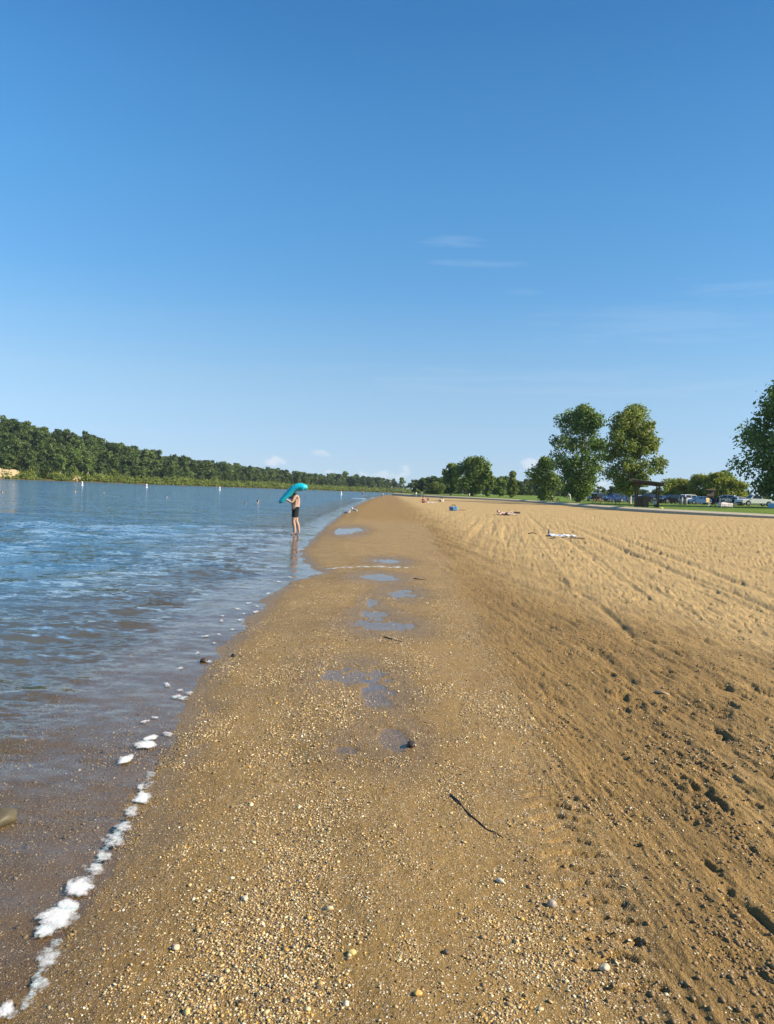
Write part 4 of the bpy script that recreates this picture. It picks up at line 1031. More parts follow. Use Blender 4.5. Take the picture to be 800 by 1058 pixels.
# sunbather, sitter, bags
q = onb(523, 532.5); person(LIE, q, rad(95), SK[1], HAIRM[2], 'pale sunbather lying on a dark towel on the dry sand', [trunks(cloth('black', (.012, .012, .014))), top(cloth('pink', (.62, .30, .28)))], voxel=.022, scale=1.0)
draped('beach_towel', 30, 18, 1.95, .8, .012, 5, cloth('charcoal_towel', (.03, .03, .04)), 'dark towel spread under the pale sunbather', 'towel', (q[0] + .05, q[1], q[2] - .005), rad(5))
q = onb(534, 530.8); draped('beach_bag', 16, 12, .55, .35, .22, 9, cloth('charcoal', (.04, .04, .05)), 'small dark bag lying right of the pale sunbather', 'bag', q, 0)
q = onb(437.5, 519.5); person(SIT, q, rad(40), SK[0], HAIRM[0], 'dark-haired person in red swimwear sitting on the far sand', [trunks(cloth('red', (.35, .03, .03))), top(cloth('red', (.35, .03, .03)))], voxel=.028, long_hair=True, scale=1.1)
q = onb(442, 519); person(SIT, q, rad(-60), SK[0], HAIRM[1], 'person with brown hair sitting right of the one in red', [shirt(cloth('maroon', (.16, .03, .04)))], voxel=.028, scale=1.0)
q = onb(445.5, 519.5); draped('beach_towel', 18, 12, 1.5, .8, .10, 12, cloth('white_towel', (.74, .77, .84)), 'pale towel beside the two people sitting on the far sand', 'towel', q, .2)
def tote(px, py, z, w, m, m2, lab):
    q = onb(px, py, z); e = empty('beach_bag', q, rad(15), lab, 'bag')
    bm = bmesh.new(); vs = [(-.5, -.22, 0), (.5, -.22, 0), (.5, .22, 0), (-.5, .22, 0), (-.58, -.26, .62), (.58, -.26, .62), (.58, .26, .62), (-.58, .26, .62)]
    vs = [bm.verts.new(Vector(v) * w) for v in vs]
    for f in [(0, 3, 2, 1), (0, 1, 5, 4), (1, 2, 6, 5), (2, 3, 7, 6), (3, 0, 4, 7)]: bm.faces.new([vs[i] for i in f])
    bmesh.ops.subdivide_edges(bm, edges=bm.edges[:], cuts=4, use_grid_fill=True)
    for v in bm.verts: v.co += Vector((math.sin(v.co.z * 19 + v.co.y * 8) * .02 * w, math.sin(v.co.x * 15) * .03 * w, 0))
    o = obj_bm('bag_body', bm, m, e, True); o.modifiers.new('thick', 'SOLIDIFY').thickness = .015
    for s in (-1, 1):
        bm = bmesh.new(); tube(bm, spline([Vector((-.25 * w, s * .25 * w, .6 * w)), Vector((-.18 * w, s * .27 * w, .85 * w)), Vector((.18 * w, s * .27 * w, .85 * w)), Vector((.25 * w, s * .25 * w, .6 * w))], 12), .02 * w + .006, 6); obj_bm('handle', bm, m2, e, True)
    bm = bmesh.new(); box(bm, (-.28 * w, -.285 * w, .3 * w), (.34 * w, .05 * w, .4 * w), .02 * w); obj_bm('pocket', bm, m2, e)
tote(468.5, 527.8, .35, .62, cloth('blue', (.09, .24, .45)), cloth('navy', (.02, .03, .07)), 'blue beach bag with a dark pocket standing on the sand'); 
stick([(474, 527.4), (478, 527.2), (481, 527)], .05, 'dark reddish stick lying right of the blue beach bag', mat('reddish_wood', (.14, .05, .035), .8))
tote(456, 518.6, .5, .75, cloth('cream', (.65, .55, .42)), cloth('navy', (.02, .03, .07)), 'cream beach bag on the far sand')
for (px, py, D, rz, cl, lab) in [(430, 513.8, 225, .4, (.75, .75, .73), 'far person in a white shirt walking at the beach tip'), (435.5, 513.8, 215, 2.0, (.62, .66, .70), 'far person in a pale grey shirt right of the white-shirted walker'),
                                (485, 515.0, 215, 1.0, (.68, .60, .48), 'person in a tan shirt standing under the broad spreading tree')]:
    P = at(px, py, D); z = bz(P[0], P[1])
    person(BASE, (P[0], P[1], z), rz, SK[0], HAIRM[0], lab, [shirt(cloth('shirt%d' % px, cl)), shorts(cloth('khaki', (.25, .2, .13)))], voxel=.035)
# ------------------------------------------------------------------ lawn furniture
wood_d = mat('dark_stained_wood', (.065, .042, .028), .8, .3, 6, bump=.2); wood_l = mat('weathered_wood', (.30, .20, .12), .85, .25, 8, bump=.2); wood_t = mat('tan_wood', (.42, .27, .14), .8, .2, 8)
roof_m = mat('grey_shingle', (.22, .21, .20), .9, .25, 5, bump=.4)
# shelter
sx, sy, sz = onl(668, 525, 95)
sh = empty('shelter', (sx, sy, sz), rad(-10), 'dark wooden open shelter with a flat sloping roof beside the kerb', 'shelter')
for (x, y) in ((-1.25, -.9), (1.25, -.9), (-1.25, .9), (1.25, .9)):
    bm = bmesh.new(); box(bm, (x, y, 1.4), (.16, .16, 3.0), .015); obj_bm('post', bm, wood_d, sh)
rt = Matrix.Rotation(rad(5), 3, 'Y') @ Matrix.Rotation(rad(-4), 3, 'X')
bm = bmesh.new(); box(bm, (-.18, 0, 3.12), (3.9, 2.9, .05), .008, rt); ro = obj_bm('roof', bm, roof_m, sh)
bm = bmesh.new(); box(bm, (-.15, -1.38, 2.99), (3.7, .06, .22), .008, rt); obj_bm('fascia', bm, wood_d, ro)
bm = bmesh.new(); box(bm, (1.70, 0, 2.83), (.06, 2.6, .24), .008, rt); obj_bm('fascia', bm, wood_d, ro)
for y in (-.9, .9):
    bm = bmesh.new(); box(bm, (0, y, 2.86), (3.1, .14, .24), .012, rt); obj_bm('beam', bm, wood_d, sh)
def boards(name, x0, x1, y, z0, z1, m, axis='x'):
    bm = bmesh.new(); n = max(3, int((x1 - x0) / .17))
    for k in range(n):
        a = x0 + (x1 - x0) * (k + .5) / n; wd = (x1 - x0) / n - .012
        box(bm, (a, y, (z0 + z1) / 2) if axis == 'x' else (y, a, (z0 + z1) / 2), (wd, .035, z1 - z0) if axis == 'x' else (.035, wd, z1 - z0), .004)
    return obj_bm(name, bm, m, sh)
boards('front_panel', -1.17, -.62, -.92, .03, 1.32, wood_d); boards('front_panel', -.55, .12, -.93, .03, 1.40, mat('brown_board', (.11, .075, .05), .8, .25, 6))
boards('side_panel', -.8, .8, -1.27, .03, 1.3, wood_d, 'y'); boards('side_panel', -.8, .8, 1.27, .03, 1.2, wood_d, 'y')
boards('back_panel', -1.1, .2, .92, .03, 1.15, wood_d)
bm = bmesh.new(); box(bm, (.65, -.86, .98), (.95, .42, .05), .008); obj_bm('counter', bm, wood_l, sh)
bm = bmesh.new(); box(bm, (.3, .55, .45), (1.7, .38, .05), .008); be = obj_bm('bench', bm, wood_l, sh)
for x in (-.4, 1.0):
    bm = bmesh.new(); box(bm, (x, .55, .21), (.08, .3, .42), .006); obj_bm('bench_leg', bm, wood_d, be)
bm = bmesh.new(); box(bm, (.75, -.86, .62), (.5, .3, .45), .02); box(bm, (.75, -.86, 1.09), (.36, .26, .16), .02); bx_ = obj_bm('storage_box', bm, mat('grey_box', (.33, .32, .30), .6))
bx_.parent = None; bx_.matrix_world = Matrix.Translation((sx, sy, sz)) @ Matrix.Rotation(rad(-10), 4, 'Z'); tag(bx_, 'grey box standing in the front opening of the dark shelter', 'box')

def picnic_table(px, py, D, rz, m, lab):
    e = empty('picnic_table', onl(px, py, D), rz, lab, 'picnic table', 'picnic tables on the lawn')
    bm = bmesh.new()
    for k in range(5): box(bm, (0, -.3 + k * .15, .75), (1.85, .14, .04), .006)
    obj_bm('tabletop', bm, m, e)
    for s in (-1, 1):
        bm = bmesh.new()
        for k in range(2): box(bm, (0, s * (.62 + k * .14), .45), (1.85, .13, .04), .006)
        obj_bm('bench', bm, m, e)
        bm = bmesh.new()
        box(bm, (s * .65, 0, .70), (.05, .74, .09), .006); box(bm, (s * .65, 0, .40), (.05, 1.55, .09), .006)
        for q in (-1, 1): tube(bm, [(s * .65 + .03, q * .25, .72), (s * .65 + .03, q * .68, .0)], .05, 6)
        obj_bm('leg_frame', bm, m, e)
    return e
picnic_table(573, 519.5, 143, .2, wood_d, 'dark picnic table below the medium green tree'); picnic_table(617.5, 522, 128, .1, wood_t, 'tan picnic table in the sun between the two big trees'); pt = picnic_table(634, 522.5, 120, .25, wood_t, 'picnic table with a person in pink sitting at it')
picnic_table(741, 524, 113, .1, wood_d, 'dark picnic table in the shade among the group by the crossed folding chair')
x, y, z = onl(636, 522.5, 120); person(BENCH, (x, y - .62, z), rad(175), SK[1], HAIRM[1], 'person in pale pink sitting on the bench of the sunlit picnic table', [shirt(cloth('pale_pink', (.62, .36, .29))), shorts(cloth('khaki', (.25, .2, .13)), .7)], voxel=.03)
x, y, z = onl(588.8, 520, 140); person(merged(dict(chest=(0, -.10, 1.26), upper=(0, -.18, 1.36), neck=(0, -.26, 1.43), head=(0, -.32, 1.48), shL=(.18, -.19, 1.36), shR=(-.18, -.19, 1.36), elL=(.22, -.32, 1.12), wrL=(.16, -.50, 1.0), haL=(.13, -.57, .98), elR=(-.22, -.32, 1.12), wrR=(-.16, -.5, 1.0), haR=(-.13, -.57, .98))),
    (x, y, z), rad(-80), SK[1], HAIRM[0], 'person in a white shirt and white trousers stooping beside the dark picnic table', [shirt(cloth('white', (.75, .75, .73))), ('trousers', [('pelvis', 'waist'), ('pelvis', 'hiL'), ('hiL', 'knL'), ('pelvis', 'hiR'), ('hiR', 'knR')], .022, cloth('cream', (.65, .55, .42)), {'a': ('knL', 'cfL', 1.0, .075), 'b': ('knR', 'cfR', 1.0, .075)})], voxel=.03, scale=1.08)
x, y, z = onl(572, 519, 143); person(BENCH, (x - .4, y - .66, z), rad(178), SK[0], HAIRM[0], 'person in a dark green shirt sitting at the dark picnic table', [shirt(cloth('dark_green', (.05, .07, .04))), shorts(cloth('black', (.012, .012, .014)), .7)], voxel=.03)

# notice board, bins, small things
P = onl(733.5, 518, 138); e = empty('notice_board', P, rad(8), 'dark brown roofed notice board in front of the tallest willow', 'notice board')
bm = bmesh.new(); box(bm, (0, 0, 2.05), (1.5, .08, 1.15), .01); obj_bm('board', bm, wood_d, e)
bm = bmesh.new(); box(bm, (0, -.05, 2.05), (1.25, .03, .9), .004); obj_bm('backing', bm, mat('brown_panel', (.09, .065, .05), .7), e)
for s in (-1, 1):
    bm = bmesh.new(); box(bm, (s * .66, .02, 1.2), (.12, .12, 2.6), .01); obj_bm('post', bm, wood_d, e)
bm = bmesh.new(); box(bm, (0, -.16, 2.72), (1.85, .42, .05), .008, Matrix.Rotation(rad(24), 3, 'X')); box(bm, (0, .20, 2.72), (1.85, .42, .05), .008, Matrix.Rotation(rad(-24), 3, 'X')); obj_bm('roof', bm, wood_d, e)
binm = mat('grey_metal', (.30, .31, .32), .5, .1, 6, metal=.3)
for k, px in enumerate((704, 708.5)):
    e = empty('litter_bin', onl(px, 518, 134), 0, ['grey litter bin, nearer the row of dark cars', 'grey litter bin, nearer the blue car'][k], 'bin', 'grey litter bins')
    bm = bmesh.new(); lathe(bm, [(.27, 0), (.30, .03), (.30, 1.05), (.28, 1.08)], 18); obj_bm('drum', bm, binm, e, True)
    bm = bmesh.new(); lathe(bm, [(.31, 1.08), (.31, 1.14), (.22, 1.34), (.08, 1.42)], 18); obj_bm('lid', bm, mat('dark_lid', (.05, .05, .055), .5), e, True)
x, y, z = onl(683, 526.5, 88); e = empty('flying_disc', (x, y, z + .03), 0, 'small yellow plastic disc lying on the grass by the kerb', 'disc')
bm = bmesh.new(); lathe(bm, [(.02, .06), (.16, .055), (.20, .03), (.205, 0), (.19, 0), (.18, .03)], 24); obj_bm('rim', bm, mat('yellow_plastic', (.85, .75, .12), .4), e, True); e.scale = (1.3, 1.3, 1.6)

canvas_y, canvas_w, steel = cloth('yellow_canvas', (.68, .50, .20)), cloth('white_canvas', (.78, .76, .72)), mat('dark_steel', (.06, .06, .065), .4, metal=.8)
def folding_chair(px, py, D, rz, c, lab, mt=None):
    e = empty('folding_chair', onl(px, py, D), rz, lab, 'chair')
    bm = bmesh.new(); box(bm, (0, 0, .42), (.54, .46, .03), .01); obj_bm('seat', bm, c, e)
    bm = bmesh.new(); box(bm, (0, .26, .72), (.54, .03, .56), .01, Matrix.Rotation(rad(-12), 3, 'X')); obj_bm('backrest', bm, c, e)
    for s in (-1, 1):
        for k in (-1, 1):
            bm = bmesh.new(); tube(bm, [(s * .29, -.26 * k, 0), (-s * .29 * 1, -.0 + .20 * -k, .62 if k > 0 else .86)], .022, 6); obj_bm('leg', bm, mt or steel, e)
        bm = bmesh.new(); box(bm, (s * .31, 0, .63), (.06, .46, .025), .008); obj_bm('armrest', bm, mt or steel, e)
    return e
folding_chair(732.5, 520, 124, .3, canvas_y, 'yellow canvas folding chair with white crossed legs, below the notice board', buoy_m).scale = (1.2, 1.1, 1.25)
folding_chair(737, 521.5, 122, -.7, cloth('charcoal', (.04, .04, .05)), 'dark folding chair right of the yellow one').scale = (1.2,) * 3
folding_chair(755, 521.5, 122, .9, cloth('charcoal', (.04, .04, .05)), 'dark folding chair in the shade near the white vehicles').scale = (1.2,) * 3
PPL = [(741.5, 521, 119, BASE, 2.6, 'person in black standing right of the yellow folding chair', 'black', (.012, .012, .014)), (750, 521.5, 120, BENCH, .3, 'person in a white shirt seated in the shade below the willows', 'white', (.75, .75, .73)),
       (745.5, 521, 121, BASE, 1.2, 'person in a dark grey shirt standing left of the white-shirted sitter', 'slate', (.06, .065, .07)), (757.5, 521.5, 118, BASE, 2.2, 'person in dark clothes standing in front of the white vehicles', 'charcoal', (.04, .04, .05))]
for (px, py, D, J, rz, lab, cn_, cc_) in PPL:
    person(J, onl(px, py, D), rz, SK[0], HAIRM[0], lab, [shirt(cloth(cn_, cc_)), shorts(cloth('black', (.012, .012, .014)), .75)], voxel=.032)
# low table under a pale pink cloth
x, y, z = onl(749.5, 527, 99)
e = empty('low_table', (x, y, z), .1, 'low folding table under a pale pinkish cloth on the sunlit edge of the tree shadow', 'table')
bm = bmesh.new(); box(bm, (0, 0, .62), (1.5, .7, .04), .006); obj_bm('tabletop', bm, wood_l, e)
for (a, b) in ((-.68, -.3), (.68, -.3), (-.68, .3), (.68, .3)):
    bm = bmesh.new(); tube(bm, [(a * .92, b, .62), (a, b, 0)], .03, 6); obj_bm('leg', bm, wood_t, e)
gx, gy_ = np.meshgrid(np.linspace(-1, 1, 36), np.linspace(-1, 1, 26))
over = np.maximum(np.abs(gx) - .78, 0) * 1.9 + np.maximum(np.abs(gy_) - .62, 0) * 1.1
tx = np.clip(gx, -.82, .82) * .98 + .03 * fbm(gx * 4, gy_ * 4, 2); ty = np.clip(gy_, -.66, .66) * .58 + .03 * fbm(gx * 5 + 3, gy_ * 4, 2)
i = np.arange(25)[:, None] * 36 + np.arange(35)[None, :]
o = mesh_np('tablecloth', np.stack([tx.ravel(), ty.ravel(), (.66 + .03 * fbm(gx * 3, gy_ * 3, 2) + .10 * np.exp(-((gx + .3) ** 2 + gy_ ** 2) * 6) - over * 1.0).ravel()], -1), np.stack([i, i + 1, i + 37, i + 36], -1).reshape(-1, 4), cloth('pale_pink_cloth', (.74, .62, .56)))
o.location = (x, y, z); o.rotation_euler = (0, 0, .1); tag(o, 'pale pinkish cloth draped over the low folding table', 'tablecloth')
x, y, z = onl(797.5, 525, 106); e = empty('cool_box', (x, y, z), -.2, 'light blue cool box with a white lid at the right edge of the picture', 'cool box')
bm = bmesh.new(); box(bm, (0, 0, .32), (.9, .5, .6), .05); obj_bm('box_body', bm, mat('light_blue_plastic', (.25, .42, .62), .4), e, True)
bm = bmesh.new(); box(bm, (0, 0, .69), (.94, .54, .12), .04); obj_bm('lid', bm, buoy_m, e, True)
bm = bmesh.new(); tube(bm, [(-.48, -.2, .5), (-.52, -.2, .6), (-.52, .2, .6), (-.48, .2, .5)], .018, 6); obj_bm('handle', bm, buoy_m, e)

# ------------------------------------------------------------------ vehicles
glass_m = mat('car_glass', (.02, .028, .035), .06, .05, 2, spec=.8); tyre_m = mat('tyre', (.015, .015, .016), .8); rim_m = mat('alloy_rim', (.55, .55, .57), .3, metal=.8)
head_m = mat('lamp_glass', (.75, .76, .78), .1); tail_m = mat('tail_lamp', (.40, .02, .02), .2)
PAINT = {}
def paint(nm, c):
    if nm not in PAINT: PAINT[nm] = mat(nm + '_paint', c, .22, .03, 1, spec=.6)
    return PAINT[nm]
SHAPES = {   # side view: body outline (x forward) and cabin outline
 'sedan': (4.6, 1.78, [(-2.3, .45), (-2.28, .78), (-2.2, .93), (-1.55, .99), (1.0, .97), (1.9, .86), (2.22, .72), (2.3, .45), (2.15, .28), (-2.15, .28)], [(-1.75, .975), (-1.15, 1.40), (-.6, 1.46), (.25, 1.44), (1.12, .96)]),
 'suv': (4.6, 1.88, [(-2.3, .5), (-2.3, .95), (-2.24, 1.08), (1.05, 1.08), (1.95, .99), (2.24, .85), (2.3, .5), (2.15, .34), (-2.15, .34)], [(-2.2, 1.07), (-2.0, 1.62), (-1.7, 1.72), (.2, 1.70), (1.05, 1.07)]),
 'van': (4.9, 1.95, [(-2.45, .5), (-2.45, 1.05), (-2.4, 1.12), (1.5, 1.12), (2.2, 1.0), (2.42, .85), (2.45, .5), (2.3, .34), (-2.3, .34)], [(-2.4, 1.11), (-2.32, 1.75), (-2.1, 1.86), (.7, 1.84), (1.55, 1.11)]),
 'pickup': (5.7, 1.95, [(-2.85, .55), (-2.86, 1.12), (-2.82, 1.16), (-.62, 1.16), (-.60, 1.13), (1.35, 1.13), (2.35, 1.06), (2.7, .95), (2.82, .55), (2.65, .40), (-2.6, .45)], [(-.62, 1.12), (-.55, 1.72), (-.35, 1.80), (.75, 1.78), (1.45, 1.12)])}
def prism(bm, prof, w0, w1=None, zmin=None, zmax=None):
    """outline in XZ swept across the width; narrower (w1) at the top"""
    w1 = w1 or w0; zs = [p[1] for p in prof]; lo, hi = min(zs), max(zs)
    L_, R = [], []
    for x, z in prof:
        w = w0 + (w1 - w0) * (z - lo) / (hi - lo + 1e-6)
        L_.append(bm.verts.new((x, w / 2, z))); R.append(bm.verts.new((x, -w / 2, z)))
    n = len(prof)
    bm.faces.new(L_); bm.faces.new(R[::-1])
    for i in range(n): bm.faces.new((L_[i], R[i], R[(i + 1) % n], L_[(i + 1) % n]))
def inset_poly(poly, d):
    c = Vector((sum(p[0] for p in poly) / len(poly), sum(p[1] for p in poly) / len(poly)))
    return [tuple(c + (Vector(p) - c) * (1 - d)) for p in poly]
def vehicle(kind, name, cname, ccol, loc, rz, label, cat, cab=None):
    Lw, Wd, body, cabp = SHAPES[kind]; m = paint(cname, ccol)
    e = empty(name, loc, rz, label, cat, 'vehicles in the car park')
    bm = bmesh.new(); prism(bm, body, Wd); bmesh.ops.bevel(bm, geom=[x for x in bm.edges], offset=.05, segments=2, affect='EDGES', profile=.6); bo = obj_bm('body', bm, m, e, True)
    bo.data.polygons.foreach_set('use_smooth', [False] * len(bo.data.polygons))
    bm = bmesh.new(); prism(bm, cabp, Wd - .06, Wd - .42); bmesh.ops.bevel(bm, geom=[x for x in bm.edges], offset=.035, segments=2, affect='EDGES'); obj_bm('cabin', bm, m, e)
    # side glass panes follow the tumblehome, 4 mm proud
    lo, hi = cabp[0][1], max(p[1] for p in cabp)
    wz_ = lambda z: ((Wd - .06) + (-.36) * (z - lo) / (hi - lo)) / 2 + .006
    xa, xb = cabp[0][0], cabp[-1][0]
    zl, zh = lo + .06, hi - .09
    def xat(z, side):
        pts = cabp if side < 0 else cabp[::-1]
        for (x0, z0), (x1, z1) in zip(pts, pts[1:]):
            if z0 <= z <= z1: return x0 + (x1 - x0) * (z - z0) / (z1 - z0 + 1e-9)
        return pts[2][0]
    xr0, xr1, xf0, xf1 = xat(zl, -1) + .10, xat(zh, -1) + .10, xat(zl, 1) - .12, xat(zh, 1) - .10
    nsp = 1 if kind == 'pickup' else 2
    for s in (-1, 1):
        for k in range(nsp):
            a, b = k / nsp, (k + 1) / nsp; g_ = .03
            bm = bmesh.new()
            vs = [(xr0 + (xf0 - xr0) * a + g_, zl), (xr0 + (xf0 - xr0) * b - g_, zl), (xr1 + (xf1 - xr1) * b - g_, zh), (xr1 + (xf1 - xr1) * a + g_, zh)]
            bm.faces.new([bm.verts.new((x, s * wz_(z), z)) for x, z in vs]); obj_bm('window', bm, glass_m, e)
    for (sd, nm) in ((1, 'windscreen'), (-1, 'rear_window')):
        p0, p1 = (cabp[-1], cabp[-2]) if sd > 0 else (cabp[0], cabp[1])
        bm = bmesh.new(); vs = []
        for f, q in ((.10, 1), (.10, -1), (.9, -1), (.9, 1)):
            x = p0[0] + (p1[0] - p0[0]) * f + sd * .012; z = p0[1] + (p1[1] - p0[1]) * f + .012
            vs.append(bm.verts.new((x, q * (wz_(z) - .13), z)))
        bm.faces.new(vs); obj_bm(nm, bm, glass_m, e)
    r = .33 if kind == 'sedan' else .38
    for x in (-Lw * .29, Lw * .31):
        for s in (-1, 1):
            wh = bpy.data.objects.new('wheel', None); COL.objects.link(wh); wh.parent = e; wh.location = (x, s * (Wd / 2 - .10), r); wh.rotation_euler = (PI / 2, 0, 0)
            bm = bmesh.new(); lathe(bm, [(r * .6, -.11), (r * .96, -.11), (r, -.07), (r, .07), (r * .96, .11), (r * .6, .11)], 22); obj_bm('tyre', bm, tyre_m, wh, True)
            bm = bmesh.new(); lathe(bm, [(.04, -s * .0 - .118), (r * .58, -.112), (r * .62, 0), (r * .58, .112), (.04, .118)], 18); obj_bm('rim', bm, rim_m, wh)
            bm = bmesh.new(); q = [bm.verts.new((x + (r + .07) * math.cos(a), s * (Wd / 2 + .004), r + .01 + (r + .07) * math.sin(a))) for a in np.linspace(-.15, PI + .15, 16)]; bm.faces.new(q); obj_bm('wheel_arch_shade', bm, tyre_m, e)  # flat dark disc stands in for the shade inside the arch
    fx = body[-4][0] if kind != 'pickup' else 2.76
    fz = .70 if kind == 'sedan' else .86
    for s in (-1, 1):
        bm = bmesh.new(); box(bm, (Lw / 2 - .07, s * Wd * .36, fz - .02), (.12, .34, .14), .03); obj_bm('headlight', bm, head_m, e)
        bm = bmesh.new(); box(bm, (-Lw / 2 + .03, s * Wd * .42, fz + .08), (.08, .2, .2), .02); obj_bm('tail_light', bm, tail_m, e)
        bm = bmesh.new(); box(bm, (xf0 - .05, s * (Wd / 2 + .09), lo + .08), (.1, .18, .12), .03); obj_bm('mirror', bm, m, e)
    for s, nm in ((1, 'front_bumper'), (-1, 'rear_bumper')):
        bm = bmesh.new(); box(bm, (s * (Lw / 2 + .02), 0, .46), (.1, Wd * .9, .16), .03); obj_bm(nm, bm, tyre_m if kind != 'sedan' else m, e)
    if kind == 'pickup':      # flat dark sheet standing in for the shade inside the load bed
        bm = bmesh.new(); box(bm, (-1.74, 0, 1.166), (2.05, Wd - .22, .02), .004); obj_bm('load_bed_shade', bm, tyre_m, e)
    return e
C = lambda px, py, D: tuple(np.array(onl(px, py, D)) + np.array([0, 0, .07]))
VEH = [('van', 'delivery_van', 'light_blue', (.20, .38, .62), C(612, 517.5, 176), rad(80), 'light blue van parked between the two big trees', 'van'),
       ('suv', 'parked_car', 'black', (.012, .012, .014), C(623, 518, 164), rad(20), 'black off-roader right of the light blue van', 'car'),
       ('suv', 'parked_car', 'deep_blue', (.02, .06, .20), C(634, 518, 158), rad(200), 'deep blue off-roader left of the pale leaning trunk', 'car'),
       ('sedan', 'parked_car', 'navy', (.015, .025, .07), C(645, 518, 160), rad(190), 'navy saloon parked behind the pale leaning trunk', 'car'),
       ('sedan', 'parked_car', 'silver', (.42, .44, .47), C(660, 518, 154), rad(-60), 'silver saloon seen through the posts of the shelter', 'car'),
       ('suv', 'parked_car', 'charcoal_car', (.03, .032, .036), C(673, 518, 152), rad(-75), 'charcoal off-roader behind the right post of the shelter', 'car'),
       ('sedan', 'parked_car', 'steel_blue', (.06, .11, .22), C(685, 518, 150), rad(-65), 'steel blue saloon just right of the shelter', 'car'),
       ('suv', 'parked_car', 'black', (.012, .012, .014), C(694, 518.3, 147), rad(190), 'black off-roader parked sideways right of the steel blue saloon', 'car'),
       ('suv', 'parked_car', 'white', (.78, .78, .77), C(715, 518.5, 142), rad(15), 'white off-roader half hidden behind a blue saloon', 'car'),
       ('sedan', 'parked_car', 'bright_blue', (.08, .18, .38), C(722.5, 519, 138), rad(185), 'mid blue saloon left of the notice board', 'car'),
       ('suv', 'parked_car', 'white', (.78, .78, .77), C(757.5, 520, 136), rad(-40), 'white off-roader left of the white pickup, nose to the lawn', 'car'),
       ('sedan', 'parked_car', 'white', (.78, .78, .77), C(764, 520.5, 132), rad(-80), 'white saloon between the off-roader and the pickup', 'car'),
       ('pickup', 'pickup_truck', 'white', (.78, .78, .77), C(781, 521.5, 126), rad(183), 'white pickup truck with an open load bed under the big dark tree', 'pickup')]
for v in VEH: vehicle(*v)

# ------------------------------------------------------------------ gravel, stones, foam
def ico_np(sub):
    bm = bmesh.new(); bmesh.ops.create_icosphere(bm, subdivisions=sub, radius=1); bm.verts.ensure_lookup_table()
    V = np.array([v.co[:] for v in bm.verts]); Fq = np.array([[v.index for v in f.verts] for f in bm.faces]); bm.free(); return V, Fq
stone_m = bpy.data.materials.new('pebble'); stone_m.use_nodes = True
t = NT(stone_m.node_tree); at_ = t.n('ShaderNodeAttribute', attribute_name='stone'); tcn = t.n('ShaderNodeTexCoord')
nz = t.noise(tcn.outputs['Object'], 260, 3)
cc = t.mix(t.ramp(nz.outputs[0], .3, .7), t.mix(1.0, at_.outputs['Color'], (.8, .8, .8), 'MULTIPLY'), t.mix(1.0, at_.outputs['Color'], (1.15, 1.15, 1.15), 'MULTIPLY'))
p = t.n('ShaderNodeBsdfPrincipled', i_Base_Color=cc, i_Roughness=.55); t.inp(p, 'Specular IOR Level', .4)
o = t.n('ShaderNodeOutputMaterial'); t.t.links.new(p.outputs[0], o.inputs[0])
PAL = np.array([(.58, .45, .25), (.62, .52, .34), (.50, .34, .14), (.56, .34, .09), (.36, .25, .13), (.22, .15, .08), (.09, .065, .045), (.38, .31, .23), (.70, .62, .47), (.45, .28, .12)])
PALW = np.array([.17, .12, .15, .07, .16, .12, .06, .06, .04, .05]); PALW /= PALW.sum()
